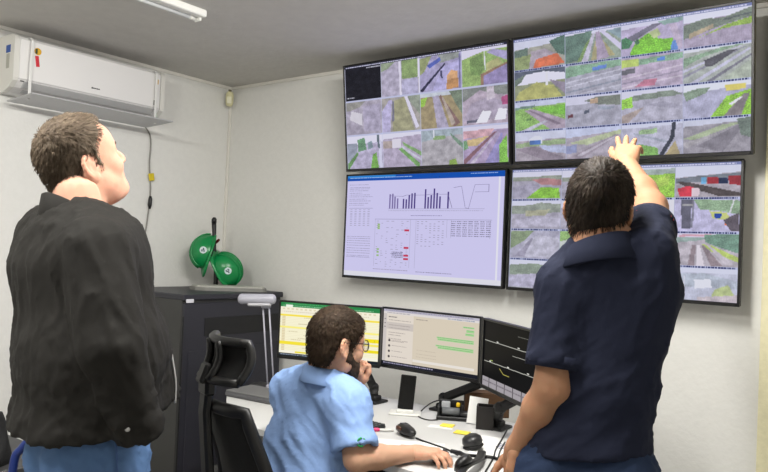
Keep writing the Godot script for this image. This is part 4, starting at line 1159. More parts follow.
# ------------------------------------------------------------ office chair
func office_chair():
	# local: +z points the way a sitter faces, x to the sitter's left
	var face := Vector3(0.29, 0, -0.957).normalized()
	var t = thing("office_chair", "black mesh office chair with headrest behind the seated man", "chair", Vector3(2.34, 0.035, 1.62))
	t.basis = Basis(Vector3.UP.cross(face), Vector3.UP, face)
	var bk := mat("chair_black", Color(0.028, 0.028, 0.03), 0.5)
	var mesh := grained("chair_mesh", Color(0.035, 0.035, 0.038), 0.8, 90.0, 0.25, 5.0, 0.4)
	var st := begin(true)
	# backrest: curved frame and mesh
	var w0 := 0.185
	var by := 0.42
	var curve := func(u: float, v: float):   # u -1..1 across, v 0..1 up
		var ww: float = w0 + 0.03 * sin(v * PI) - 0.02 * v
		return Vector3(u * ww, by + v * 0.50, -0.22 - 0.05 * v + 0.045 * (u * u) + 0.035 * sin(v * 4.2))
	var loop := []
	for i in 13: loop.append(curve.call(-1.0, i / 12.0))
	for i in range(1, 9): loop.append(curve.call(-1.0 + i / 4.0, 1.0))
	for i in range(1, 13): loop.append(curve.call(1.0, 1.0 - i / 12.0))
	for i in range(1, 9): loop.append(curve.call(1.0 - i / 4.0, 0.0))
	tube(st, loop, 0.017, 8, Vector2(1.0, 1.3))
	obj("back_frame", st, bk, t)
	st = begin(true)
	var rings := []
	for i in 13:
		var ring := PackedVector3Array()
		for k in 9: ring.append(curve.call(-0.98 + 1.96 * k / 8.0, i / 12.0) + Vector3(0, 0, 0.004))
		for k in 9: ring.append(curve.call(0.98 - 1.96 * k / 8.0, i / 12.0) + Vector3(0, 0, -0.002))
		rings.append(ring)
	loft(st, rings, false)
	obj("back_mesh", st, mesh, t)
	st = begin()
	var sp := [Vector3(0, 0.36, -0.20), Vector3(0, 0.5, -0.285), Vector3(0, 0.75, -0.31), Vector3(0, 0.90, -0.325), Vector3(0, 0.98, -0.32)]
	for i in sp.size() - 1:
		var a: Vector3 = sp[i]
		var b: Vector3 = sp[i + 1]
		cbox(st, frame_of(b - a, Vector3(1, 0, 0), (a + b) / 2), Vector3((b - a).length() + 0.02, 0.055, 0.03), 0.008)
	obj("back_spine", st, bk, t)
	# headrest: bracket, frame and pad
	var hr := thing_part("headrest", t)
	st = begin()
	cbox(st, Transform3D(Basis(), Vector3(0, 0.985, -0.32)), Vector3(0.075, 0.06, 0.04), 0.01)
	cbox(st, Transform3D(Basis(Vector3(1, 0, 0), 0.35), Vector3(0, 1.03, -0.335)), Vector3(0.05, 0.07, 0.025), 0.008)
	obj("bracket", st, bk, hr)
	var hc := func(u: float, v: float): return Vector3(u * (0.135 + 0.014 * sin(v * PI)), 1.012 + v * 0.128, -0.325 + 0.055 * u * u + 0.03 * v + 0.018 * sin(v * PI))
	st = begin(true)
	loop = []
	for i in 9: loop.append(hc.call(-1.0, i / 8.0))
	for i in range(1, 11): loop.append(hc.call(-1.0 + i / 5.0, 1.0))
	for i in range(1, 9): loop.append(hc.call(1.0, 1.0 - i / 8.0))
	for i in range(1, 11): loop.append(hc.call(1.0 - i / 5.0, 0.0))
	tube(st, loop, 0.015, 8)
	obj("frame", st, mat("chair_grey", Color(0.10, 0.10, 0.10), 0.45), hr)
	for u in [-0.28, 0.28]:
		st = begin(true)
		var pp := []
		for i in 7: pp.append(hc.call(u, i / 6.0) + Vector3(0, 0, -0.012))
		tube(st, pp, 0.014, 8)
		obj("rib", st, bk, hr)
	st = begin(true)
	rings = []
	for i in 9:
		var ring := PackedVector3Array()
		for k in 9: ring.append(hc.call(-0.97 + 1.94 * k / 8.0, i / 8.0) + Vector3(0, 0, 0.012))
		for k in 9: ring.append(hc.call(0.97 - 1.94 * k / 8.0, i / 8.0) + Vector3(0, 0, 0.004))
		rings.append(ring)
	loft(st, rings, false)
	obj("pad", st, mesh, hr)
	# seat, arm rests, column, star base, castors
	st = begin(true)
	rings = []
	for i in 9:
		var z := -0.24 + 0.48 * i / 8.0
		var k := pow(maxf(1.0 - pow(absf(z) / 0.26, 4.0), 0.05), 0.35)
		var ring := PackedVector3Array()
		for q in 20:
			var an := TAU * q / 20
			ring.append(Vector3(0.25 * k * signf(cos(an)) * pow(absf(cos(an)), 0.5), 0.415 + 0.03 * signf(sin(an)) * pow(absf(sin(an)), 0.6), z))
		rings.append(ring)
	loft(st, rings)
	obj("seat", st, mesh, t)
	for s in [-1, 1]:
		st = begin(true)
		tube(st, smooth_path([Vector3(s * 0.22, 0.39, 0.0), Vector3(s * 0.29, 0.40, -0.02), Vector3(s * 0.30, 0.50, -0.04), Vector3(s * 0.30, 0.58, -0.05)]), 0.016, 8)
		obj("arm_post", st, bk, t)
		obj("arm_pad", at_box(Vector3(s * 0.30, 0.595, -0.05), Vector3(0.075, 0.025, 0.22), 0.01), bk, t)
	st = begin(true)
	lathe(st, Transform3D(), [Vector2(0, 0.07), Vector2(0.045, 0.08), Vector2(0.03, 0.12), Vector2(0.026, 0.26), Vector2(0.018, 0.27), Vector2(0.018, 0.37), Vector2(0.07, 0.385)], 18)
	obj("gas_column", st, bk, t)
	for k in 5:
		var a := TAU * k / 5
		var d := Vector3(cos(a), 0, sin(a))
		st = begin()
		cbox(st, frame_of(d + Vector3(0, -0.12, 0), Vector3.UP, d * 0.16 + Vector3(0, 0.085, 0)), Vector3(0.29, 0.03, 0.04), 0.01)
		var star = obj("base_arm", st, bk, t)
		st = begin(true)
		tube(st, [d * 0.3 + d.cross(Vector3.UP) * 0.02 + Vector3(0, 0.028, 0), d * 0.3 - d.cross(Vector3.UP) * 0.02 + Vector3(0, 0.028, 0)], 0.028, 14)
		obj("castor", st, bk, star)

func thing_part(called: String, parent) -> Node3D:
	var o := Node3D.new()
	o.name = called
	parent.add_child(o, true)
	return o

# ------------------------------------------------------------ things at the lower left behind the man in the jacket
func corner_things():
	var g: Vector3 = Vector3(1.3132, 0.6223, 2.1417)
	var t = thing("side_table", "grey low side table at the lower left edge behind the man in the jacket", "table", Vector3(g.x - 0.28, 0, g.z + 0.1))
	var tm := mat("table_grey", Color(0.20, 0.20, 0.205), 0.5)
	obj("table_top", at_box(Vector3(0, g.y - 0.03, 0), Vector3(0.75, 0.03, 0.6), 0.006), tm, t)
	for sx in [-1, 1]:
		for sz in [-1, 1]:
			obj("leg", at_box(Vector3(sx * 0.34, (g.y - 0.045) / 2, sz * 0.27), Vector3(0.035, g.y - 0.045, 0.035), 0.003), tm, t)
	var b = thing("black_bag", "black soft bag on the side table at the lower left edge", "bag", Vector3(1.2571, 0.6310, 2.1847))
	b.position.y = g.y - 0.015
	var st := begin(true)
	var rings := []
	for i in 9:
		var y := 0.19 * i / 8.0
		var k := 1.0 - 0.45 * pow(i / 8.0, 1.6)
		var ring := PackedVector3Array()
		for q in 18:
			var an := TAU * q / 18
			ring.append(Vector3(cos(an) * 0.105 * k + 0.008 * sin(an * 3 + i), y, sin(an) * 0.085 * k + 0.006 * cos(an * 4 + i)))
		rings.append(ring)
	loft(st, rings)
	obj("body", st, grained("bag_black", Color(0.02, 0.02, 0.022), 0.75, 20.0, 0.1, 3.0, 0.2), b)
	st = begin(true)
	tube(st, smooth_path([Vector3(0.05, 0.12, 0.05), Vector3(0.09, 0.09, 0.04), Vector3(0.10, 0.045, 0.04), Vector3(0.07, 0.02, 0.06)]), 0.011, 7, Vector2(1.5, 0.6))
	obj("strap", st, mat("black_cloth", Color()), b)
	# blue tubular chair: only the bend of its back shows beside the jeans
	var c: Vector3 = Vector3(1.7862, 0.8266, 2.2896)
	t = thing("blue_chair", "blue tubular chair frame showing beside the jeans at the lower left", "chair", Vector3(c.x - 0.12, 0, c.z + 0.1))
	var P: Vector3 = t.position
	var blue := mat("chair_blue", Color(0.06, 0.16, 0.42), 0.45)
	var rd := Vector3(0.795, 0, -0.604)
	var p0 := c - P
	st = begin(true)
	tube(st, smooth_path([p0 + rd * 0.16 + Vector3(0, -0.02, 0), p0 + rd * 0.03 + Vector3(0, -0.004, 0), p0 - rd * 0.02 + Vector3(0, -0.04, 0), p0 - rd * 0.045 + Vector3(0, -0.11, 0), p0 - rd * 0.055 + Vector3(0, -0.45, 0), p0 - rd * 0.06 + Vector3(0, -p0.y, 0)]), 0.0135, 10)
	obj("back_tube", st, blue, t)
	st = begin(true)
	tube(st, smooth_path([p0 + rd * 0.16 + Vector3(0, -0.02, 0), p0 + rd * 0.27 + Vector3(0, -0.004, 0), p0 + rd * 0.32 + Vector3(0, -0.04, 0), p0 + rd * 0.345 + Vector3(0, -0.11, 0), p0 + rd * 0.355 + Vector3(0, -0.45, 0), p0 + rd * 0.36 + Vector3(0, -p0.y, 0)]), 0.0135, 10)
	obj("back_tube", st, blue, t)
	st = begin()
	cbox(st, frame_of(rd, Vector3.UP, p0 + rd * 0.15 + Vector3(0, 0.43 - c.y, 0) + Vector3(-0.606, 0, -0.796) * 0.16), Vector3(0.38, 0.03, 0.36), 0.01)
	obj("seat", st, mat("chair_blue_seat", Color(0.08, 0.14, 0.3), 0.6), t)
	for s in [-0.03, 0.33]:
		st = begin(true)
		var q: Vector3 = p0 + rd * s + Vector3(-0.606, 0, -0.796) * 0.32
		tube(st, [Vector3(q.x, 0, q.z), Vector3(q.x, 0.42, q.z)], 0.0125, 8)
		obj("leg", st, blue, t)

# ------------------------------------------------------------ bodies: smooth fields meshed as surface nets
class Acc:
	var v := PackedVector3Array()
	var n := PackedVector3Array()
	var c := PackedColorArray()
	var i := PackedInt32Array()
	func commit() -> ArrayMesh:
		var a := []
		a.resize(Mesh.ARRAY_MAX)
		a[Mesh.ARRAY_VERTEX] = v
		a[Mesh.ARRAY_NORMAL] = n
		if c.size() == v.size(): a[Mesh.ARRAY_COLOR] = c
		a[Mesh.ARRAY_INDEX] = i
		var m := ArrayMesh.new()
		m.add_surface_from_arrays(Mesh.PRIMITIVE_TRIANGLES, a)
		return m

class Field:
	var o: Vector3
	var h: float
	var nx: int
	var ny: int
	var nz: int
	var g := PackedFloat32Array()
	func _init(lo: Vector3, hi: Vector3, cell: float):
		o = lo
		h = cell
		nx = int((hi.x - lo.x) / h) + 2
		ny = int((hi.y - lo.y) / h) + 2
		nz = int((hi.z - lo.z) / h) + 2
		g.resize(nx * ny * nz)
		g.fill(1.0)
	func span(lo: Vector3, hi: Vector3) -> Array:
		var a := ((lo - o) / h).floor()
		var b := ((hi - o) / h).ceil()
		return [clampi(int(a.x), 0, nx), clampi(int(b.x) + 1, 0, nx), clampi(int(a.y), 0, ny), clampi(int(b.y) + 1, 0, ny), clampi(int(a.z), 0, nz), clampi(int(b.z) + 1, 0, nz)]
	func cap(a: Vector3, b: Vector3, ra: float, rb: float, k := 0.02, minus := false):
		var m := maxf(ra, rb) + maxf(k, h * 2.5)
		var s := span(a.min(b) - Vector3.ONE * m, a.max(b) + Vector3.ONE * m)
		var ba := b - a
		var il := 1.0 / maxf(ba.length_squared(), 1e-9)
		var dr := rb - ra
		var ik := 1.0 / k
		var q := k * 0.25
		for z in range(s[4], s[5]):
			for y in range(s[2], s[3]):
				var pa := Vector3(o.x + s[0] * h, o.y + y * h, o.z + z * h) - a
				var j: int = (z * ny + y) * nx + s[0]
				for x in range(s[0], s[1]):
					var t := clampf(pa.dot(ba) * il, 0.0, 1.0)
					var d := (pa - ba * t).length() - ra - dr * t
					if d < m:
						var e := g[j]
						if minus:
							d = -d
							var w := maxf(k - absf(e - d), 0.0) * ik
							g[j] = maxf(e, d) + w * w * q
						else:
							var w := maxf(k - absf(e - d), 0.0) * ik
							g[j] = minf(e, d) - w * w * q
					j += 1
					pa.x += h
	func chain(p: Array, r: Array, k := 0.02):
		for i in p.size() - 1: cap(p[i], p[i + 1], r[i], r[i + 1], k)
	func ell(c: Vector3, r: Vector3, k := 0.02, B := Basis(), minus := false):
		var rm := maxf(r.x, maxf(r.y, r.z)) + maxf(k, h * 2.5)
		var s := span(c - Vector3.ONE * rm, c + Vector3.ONE * rm)
		var I := B.transposed()
		var ir := Vector3.ONE / r
		var ik := 1.0 / k
		var q := k * 0.25
		var lim := maxf(k, h * 2.5)
		for z in range(s[4], s[5]):
			for y in range(s[2], s[3]):
				var j: int = (z * ny + y) * nx + s[0]
				for x in range(s[0], s[1]):
					var p := (I * (Vector3(o.x + x * h, o.y + y * h, o.z + z * h) - c)) * ir
					var k0 := p.length()
					var d := k0 * (k0 - 1.0) / maxf((p * ir).length(), 1e-6)
					if d < lim:
						var e := g[j]
						if minus:
							d = -d
							var w := maxf(k - absf(e - d), 0.0) * ik
							g[j] = maxf(e, d) + w * w * q
						else:
							var w := maxf(k - absf(e - d), 0.0) * ik
							g[j] = minf(e, d) - w * w * q
					j += 1
	func cut(pt: Vector3, nrm: Vector3, c: Vector3, rad: float):
		nrm = nrm.normalized()
		var s := span(c - Vector3.ONE * rad, c + Vector3.ONE * rad)
		for z in range(s[4], s[5]):
			for y in range(s[2], s[3]):
				var j: int = (z * ny + y) * nx + s[0]
				for x in range(s[0], s[1]):
					var d := (Vector3(o.x + x * h, o.y + y * h, o.z + z * h) - pt).dot(nrm)
					if d > g[j]: g[j] = d
					j += 1
	# joins another field laid on the same grid
	func merge(q: Field, k: float):
		var ik := 1.0 / k
		for j in g.size():
			var d := q.g[j]
			if d < 0.5:
				var e := g[j]
				var w := maxf(k - absf(e - d), 0.0) * ik
				g[j] = minf(e, d) - w * w * k * 0.25
	func same() -> Field:
		var q := Field.new(o, o + Vector3(nx - 1.5, ny - 1.5, nz - 1.5) * h, h)
		return q
	func mask(f: Callable):
		var j := 0
		for z in nz:
			for y in ny:
				for x in nx:
					if g[j] < 0.03:
						var d: float = f.call(Vector3(o.x + x * h, o.y + y * h, o.z + z * h))
						if d > g[j]: g[j] = d
					j += 1
	# adds the surface to acc, moved by T; disp(p, n) pushes a point along its normal, col(p) colours it
	func build(acc: Acc, T: Transform3D, disp = null, col = null):
		var map := PackedInt32Array()
		map.resize(nx * ny * nz)
		map.fill(-1)
		var vs := PackedVector3Array()
		var cells := PackedInt32Array()
		var sy := nx
		var sz := nx * ny
		var off := [0, 1, sy, sy + 1, sz, sz + 1, sz + sy, sz + sy + 1]
		var ed := [[0, 1], [2, 3], [4, 5], [6, 7], [0, 2], [1, 3], [4, 6], [5, 7], [0, 4], [1, 5], [2, 6], [3, 7]]
		var lim := h * 1.9
		for z in nz - 1:
			for y in ny - 1:
				var j := (z * ny + y) * nx
				for x in nx - 1:
					var e0 := g[j]
					if e0 < lim and e0 > -lim:
						var neg := 0
						for k in 8:
							if g[j + off[k]] < 0.0: neg += 1
						if neg > 0 and neg < 8:
							var sum := Vector3.ZERO
							var cnt := 0
							for e in ed:
								var a := g[j + off[e[0]]]
								var b := g[j + off[e[1]]]
								if (a < 0.0) != (b < 0.0):
									var t := a / (a - b)
									var k0: int = e[0]
									var k1: int = e[1]
									var p0 := Vector3(k0 & 1, (k0 >> 1) & 1, k0 >> 2)
									var p1 := Vector3(k1 & 1, (k1 >> 1) & 1, k1 >> 2)
									sum += p0 + (p1 - p0) * t
									cnt += 1
							map[j] = vs.size()
							vs.append(o + (Vector3(x, y, z) + sum / cnt) * h)
							cells.append(j)
					j += 1
		var idx := PackedInt32Array()
		for j in cells:
			var e0 := g[j] < 0.0
			for ax in 3:
				var st: int = [1, sy, sz][ax]
				if (g[j + st] < 0.0) != e0:
					var u: int = [sy, sz, 1][ax]
					var w: int = [sz, 1, sy][ax]
					var a := map[j]
					var b := map[j - u]
					var c := map[j - u - w]
					var d := map[j - w]
					if a < 0 or b < 0 or c < 0 or d < 0: continue
					if e0: idx.append_array([a, c, b, a, d, c])
					else: idx.append_array([a, b, c, a, c, d])
		var ns := normals(vs, idx)
		if disp != null:
			for i in vs.size(): vs[i] += ns[i] * disp.call(vs[i], ns[i])
			ns = normals(vs, idx)
		var first := acc.v.size()
		for i in vs.size():
			if col != null: acc.c.append(col.call(vs[i]))
			acc.v.append(T * vs[i])
			acc.n.append((T.basis * ns[i]).normalized())
		for i in idx: acc.i.append(first + i)
	func normals(vs: PackedVector3Array, idx: PackedInt32Array) -> PackedVector3Array:
		var ns := PackedVector3Array()
		ns.resize(vs.size())
		for i in range(0, idx.size(), 3):
			var a := idx[i]
			var b := idx[i + 1]
			var c := idx[i + 2]
			var f := (vs[c] - vs[a]).cross(vs[b] - vs[a])
			ns[a] += f
			ns[b] += f
			ns[c] += f
		for i in ns.size(): ns[i] = ns[i].normalized()
		return ns

func V(x: float, y: float, f: float) -> Vector3: return Vector3(x, y, -f)

func head_frame(at: Vector3, forward: Vector3, pitch: float, roll := 0.0) -> Transform3D:
	forward.y = 0
	forward = forward.normalized()
	var right := forward.cross(Vector3.UP)
	var B := Basis(right, Vector3.UP, -forward)
	return Transform3D(B * Basis(Vector3(1, 0, 0), pitch) * Basis(Vector3(0, 0, 1), roll), at)

# A head with its neck in head space: x to the person's right, y up, the face towards -z; origin between the ears
func add_head(acc: Acc, T: Transform3D, o: Dictionary):
	var fat: float = o.get("fat", 0.0)
	var F := Field.new(Vector3(-0.105, -0.20, -0.14), Vector3(0.105, 0.145, 0.125), 0.0038)
	F.ell(V(0, 0.033, -0.012), Vector3(0.076, 0.092, 0.099), 0.02)
	F.ell(V(0, -0.005, 0.035), Vector3(0.066 + fat * 0.006, 0.085, 0.058), 0.03)
	F.ell(V(0, -0.060, 0.040), Vector3(0.054 + fat * 0.012, 0.055, 0.050), 0.03)
	F.ell(V(0, 0.048, 0.052), Vector3(0.060, 0.044, 0.036), 0.03)
	for s in [-1, 1]:
		F.cap(V(s * 0.058, -0.035, -0.005), V(s * 0.050, -0.072, 0.012), 0.016, 0.018 + fat * 0.01, 0.03)
		F.cap(V(s * 0.050, -0.072, 0.012), V(s * 0.012, -0.103, 0.072), 0.018 + fat * 0.01, 0.016, 0.03)
		F.ell(V(s * 0.040, -0.030, 0.064), Vector3(0.026, 0.026, 0.024), 0.02)
		F.cap(V(s * 0.012, 0.020, 0.087), V(s * 0.046, 0.020, 0.070), 0.010, 0.009, 0.018)
	F.ell(V(0, -0.104, 0.076), Vector3(0.021, 0.018, 0.018), 0.02)
	if fat > 0: F.ell(V(0, -0.108, 0.028), Vector3(0.052, 0.034, 0.050) * (0.8 + fat * 0.3), 0.03)
	for s in [-1, 1]: F.ell(V(s * 0.031, 0.003, 0.100), Vector3(0.018, 0.013, 0.018), 0.014, Basis(), true)
	F.cap(V(0, 0.012, 0.086), V(0, -0.020, 0.108), 0.0085, 0.0105, 0.012)
	F.ell(V(0, -0.030, 0.108), Vector3(0.0125, 0.011, 0.0125), 0.008)
	for s in [-1, 1]:
		F.ell(V(s * 0.012, -0.034, 0.096), Vector3(0.009, 0.009, 0.011), 0.008)
		F.ell(V(s * 0.008, -0.043, 0.098), Vector3(0.0035, 0.004, 0.006), 0.004, Basis(), true)
		F.ell(V(s * 0.031, 0.002, 0.074), Vector3(0.0125, 0.012, 0.0125), 0.004)
		F.cap(V(s * 0.020, 0.010, 0.086), V(s * 0.043, 0.009, 0.078), 0.004, 0.004, 0.006)
	F.cap(V(-0.020, -0.066, 0.083), V(0.020, -0.066, 0.083), 0.0075, 0.0075, 0.012)
	F.cap(V(-0.017, -0.079, 0.082), V(0.017, -0.079, 0.082), 0.008, 0.008, 0.01)
	F.cap(V(-0.022, -0.0725, 0.093), V(0.022, -0.0725, 0.093), 0.002, 0.002, 0.004, true)
	# ears: a bowl with a rim and a lobe
	for s in [-1, 1]:
		var pts := []
		for k in 9:
			var a := deg_to_rad(40.0 + 225.0 * k / 8.0)
			pts.append(V(s * (0.080 - 0.009 * cos(a)), -0.010 + 0.030 * sin(a), -0.016 + 0.018 * cos(a) - 0.004 * sin(a)))
		F.ell(V(s * 0.080, -0.012, -0.014), Vector3(0.006, 0.026, 0.015), 0.008, Basis(Vector3.UP, s * 0.4))
		for k in 8: F.cap(pts[k], pts[k + 1], 0.0048, 0.0048, 0.005)
		F.ell(V(s * 0.081, -0.040, -0.010), Vector3(0.006, 0.010, 0.009), 0.006)
		F.ell(V(s * 0.088, -0.014, -0.010), Vector3(0.007, 0.014, 0.008), 0.004, Basis(), true)
	# neck, leaning back to the shoulders
	var nb: Vector3 = o.get("neck", V(0, -0.20, -0.04))
	var nr: float = o.get("neck_r", 0.058)
	F.cap(V(0, -0.03, -0.018), nb, nr * 0.98, nr * 1.06, 0.03)
	var skin: Color = o.skin
	var dark: Color = o.get("brow", Color(0.06, 0.04, 0.03))
	var nz := FastNoiseLite.new()
	nz.seed = 5
	nz.frequency = 45.0
	var tone := func(p: Vector3) -> Color:
		var f := -p.z
		var c := skin
		c = c.lerp(Color(skin.r * 1.02, skin.g * 0.80, skin.b * 0.76), clampf(0.35 + nz.get_noise_3dv(p) * 0.8, 0, 1) * 0.5)
		var ax := absf(p.x)
		if absf(ax - 0.031) < 0.012 and absf(p.y - 0.002) < 0.006 and f > 0.0805:
			c = Color(0.55, 0.52, 0.48) if absf(ax - 0.031) > 0.0055 else Color(0.03, 0.025, 0.02)
		elif ax > 0.014 and ax < 0.05 and absf(p.y - 0.0235 + (ax - 0.03) * 0.05) < 0.0045 and f > 0.06:
			c = dark
		elif ax < 0.021 and p.y < -0.060 and p.y > -0.086 and f > 0.084:
			c = Color(skin.r * 0.85, skin.g * 0.55, skin.b * 0.55)
		elif o.has("stubble") and p.y < -0.045 and f > 0.0 + (p.y + 0.045) * 0.2 and p.y > -0.125:
			c = c.lerp(Color(0.25, 0.2, 0.18), o.stubble)
		return c
	F.build(acc, T, null, tone)

# Short hair: a shell over the skull cut along the hairline, with tufts standing out of it
func add_hair(T: Transform3D, o: Dictionary) -> ArrayMesh:
	var th: float = o.get("thick", 0.012)
	var high: float = o.get("hairline", 0.0)     # how far the front hairline has gone back
	var nape: float = o.get("nape", -0.085)
	var F := Field.new(Vector3(-0.105, -0.13, -0.13), Vector3(0.105, 0.155, 0.13), 0.0040)
	F.ell(V(0, 0.034, -0.012), Vector3(0.075 + th * 0.7, 0.092 + th, 0.098 + th), 0.02)
	F.ell(V(0, 0.052, 0.044), Vector3(0.060 + th * 0.5, 0.042 + th, 0.038 + th), 0.03)
	F.ell(V(0, -0.035, -0.050), Vector3(0.062 + th * 0.3, 0.068, 0.052 + th * 0.3), 0.03)
	F.ell(V(0, -0.005, 0.022), Vector3(0.0665 + th * 0.5, 0.075, 0.052), 0.02)
	F.mask(func(p: Vector3):
		var f := -p.z
		var fl: float
		if p.y > 0.03: fl = 0.046 + (p.y - 0.03) * 0.62 - high
		else: fl = 0.046 + (p.y - 0.03) * 0.55 - high * clampf(0.4 + p.y * 20.0, 0.0, 1.0)
		fl += 0.004 * sin(p.x * 120.0)
		var ym: float
		if f > 0.006: ym = -0.035
		elif f > -0.030: ym = 0.024
		else: ym = lerpf(0.02, nape, clampf((-0.030 - f) / 0.020, 0, 1))
		return maxf(f - fl, ym - p.y))
	var nz := FastNoiseLite.new()
	nz.seed = o.get("seed", 3)
	nz.frequency = 1.0
	var amp: float = o.get("rough", 0.004)
	var ca: Color = o.dark
	var cb: Color = o.light
	var acc := Acc.new()
	var comb := func(p: Vector3) -> Vector3:    # the way the hair lies
		var w := smoothstep(0.02, 0.12, p.y - p.z * 0.35)
		return Vector3(p.x * 2.0, -0.85, 0.25).lerp(Vector3(p.x * 4.0, -0.1, -0.9), w).normalized()
	var shade := func(p: Vector3) -> Color:
		var k := nz.get_noise_3d(p.x * 130, p.y * 60, p.z * 60) * 0.35 + 0.4 + nz.get_noise_3d(p.x * 14, p.y * 14, p.z * 14) * 0.5
		if o.has("grey"): k += o.grey.call(p)
		return ca.lerp(cb, clampf(k, 0, 1))
	F.build(acc, Transform3D(), func(p, _n): return amp * nz.get_noise_3d(p.x * 90, p.y * 45, p.z * 45) + amp * 0.6 * nz.get_noise_3d(p.x * 220, p.y * 110, p.z * 110), shade)
	var nv := acc.v.size()
	var r := RandomNumberGenerator.new()
	r.seed = o.get("seed", 3)
	var L: float = o.get("tuft", 0.018)
	for k in o.get("count", 1800):
		var j := r.randi_range(0, nv - 1)
		var p: Vector3 = acc.v[j]
		var n: Vector3 = acc.n[j]
		var d: Vector3 = (comb.call(p) + n * o.get("lift", 0.35) + Vector3(r.randf() - 0.5, r.randf() - 0.5, r.randf() - 0.5) * 0.5)
		d = (d - n * minf(d.dot(n) - 0.12, 0.0)).normalized()
		var s := d.cross(n).normalized() * 0.0010
		var a := p - n * 0.002
		var q1 := p + d * L * 0.5 + n * 0.001
		var q2 := p + d * L * r.randf_range(0.7, 1.2) - n * 0.001
		var c: Color = (shade.call(p) as Color) * r.randf_range(0.8, 1.15)
		c.a = 1.0
		var f := acc.v.size()
		for v in [a + s, a - s, a + n * 0.002, q1 + s * 0.8, q1 - s * 0.8, q1 + n * 0.0018, q2]:
			acc.v.append(v)
			acc.n.append((n + (v - p) * 20.0).normalized())
			acc.c.append(c)
		for e in [[0, 3, 2], [2, 3, 5], [2, 5, 1], [1, 5, 4], [3, 6, 5], [5, 6, 4]]:
			var A: Vector3 = acc.v[f + e[0]]
			var B: Vector3 = acc.v[f + e[1]]
			var C: Vector3 = acc.v[f + e[2]]
			var flip := (C - A).cross(B - A).dot(acc.n[f + e[0]] + acc.n[f + e[1]] + acc.n[f + e[2]]) < 0.0
			acc.i.append(f + e[0])
			acc.i.append(f + e[2 if flip else 1])
			acc.i.append(f + e[1 if flip else 2])
	# eyebrows
	var E := Field.new(Vector3(-0.07, 0.0, -0.12), Vector3(0.07, 0.045, -0.05), 0.003)
	for s in [-1, 1]: E.chain([V(s * 0.013, 0.021, 0.0975), V(s * 0.030, 0.026, 0.092), V(s * 0.049, 0.022, 0.076)], [0.0040, 0.0050, 0.0035], 0.004)
	E.build(acc, Transform3D(), func(p, _n): return 0.0015 * nz.get_noise_3d(p.x * 300, p.y * 200, p.z * 300), func(_p): return ca)
	for i in acc.v.size():
		acc.v[i] = T * acc.v[i]
		acc.n[i] = T.basis * acc.n[i]
	return acc.commit()

# A hand: y along the fingers, x (times side) towards the thumb, z out of the palm; origin at the wrist
func add_hand(acc: Acc, T: Transform3D, side: float, curl: Array, spread: float, thumb: Array, skin: Color, cell := 0.0034):
	var F := Field.new(Vector3(-0.085, -0.06, -0.05), Vector3(0.085, 0.205, 0.11), cell)
	var bx := [0.028, 0.009, -0.010, -0.028]
	var by := [0.088, 0.092, 0.088, 0.080]
	var ln := [0.072, 0.080, 0.074, 0.058]
	var rr := [0.0092, 0.0096, 0.0090, 0.0080]
	for k in 4:
		F.cap(Vector3(side * bx[k] * 0.55, 0.0, 0.0), Vector3(side * bx[k], by[k] - 0.01, 0.0), 0.0165, 0.0125, 0.016)
	F.cap(Vector3(side * 0.014, 0.015, 0.006), Vector3(side * 0.030, 0.055, 0.010), 0.018, 0.014, 0.016)
	F.cap(Vector3(side * -0.018, 0.015, 0.006), Vector3(side * -0.022, 0.05, 0.006), 0.016, 0.013, 0.016)
	for q in [-0.012, 0.012]: F.cap(Vector3(q, -0.06, 0), Vector3(q, 0.01, 0), 0.021, 0.019, 0.016)
	for k in 4:
		var p := Vector3(side * bx[k], by[k] - 0.012, 0)
		var a := 0.0
		var sp: float = spread * (bx[k] / 0.028) * side
		var c: Array = curl[k]
		var r: float = rr[k]
		F.cap(p, p, r * 1.12, r * 1.12, 0.008)
		for q in 3:
			a += c[q]
			var d := Vector3(sin(sp), cos(a) * cos(sp), sin(a) * cos(sp))
			var e: Vector3 = p + d * ln[k] * [0.48, 0.29, 0.23][q]
			F.cap(p, e, r, r * [0.95, 0.9, 0.82][q], 0.005)
			p = e
			r *= [0.95, 0.9, 0.82][q]
	for q in thumb.size() - 1:
		var p0: Vector3 = thumb[q]
		var p1: Vector3 = thumb[q + 1]
		F.cap(Vector3(side * p0.x, p0.y, p0.z), Vector3(side * p1.x, p1.y, p1.z), [0.0145, 0.0115, 0.0105][q], [0.0115, 0.0105, 0.0088][q], 0.008)
	var nz := FastNoiseLite.new()
	nz.frequency = 60.0
	F.build(acc, T, null, func(p: Vector3): return skin.lerp(Color(skin.r, skin.g * 0.78, skin.b * 0.74), clampf(0.3 + nz.get_noise_3dv(p), 0, 1) * 0.6))

func skin_mat() -> StandardMaterial3D:
	var m := mat("skin", Color.WHITE, 0.6)
	m.metallic_specular = 0.3
	m.vertex_color_use_as_albedo = true
	m.subsurf_scatter_enabled = true
	m.subsurf_scatter_strength = 0.12
	m.uv1_triplanar = true
	m.uv1_scale = Vector3.ONE * 14.0
	if not m.normal_enabled:
		m.normal_enabled = true
		m.normal_texture = noise_tex(0.12, 41, true, 2.0)
		m.normal_scale = 0.35
	return m

func hair_mat() -> StandardMaterial3D:
	var m := mat("hair", Color.WHITE, 0.62)
	m.metallic_specular = 0.25
	m.vertex_color_use_as_albedo = true
	return m

func cloth(key: String, c: Color, rough: float, weave: float, relief: float) -> StandardMaterial3D:
	var m := grained(key, c, rough, weave, 0.12, relief, 0.12)
	m.metallic_specular = 0.25
	return m

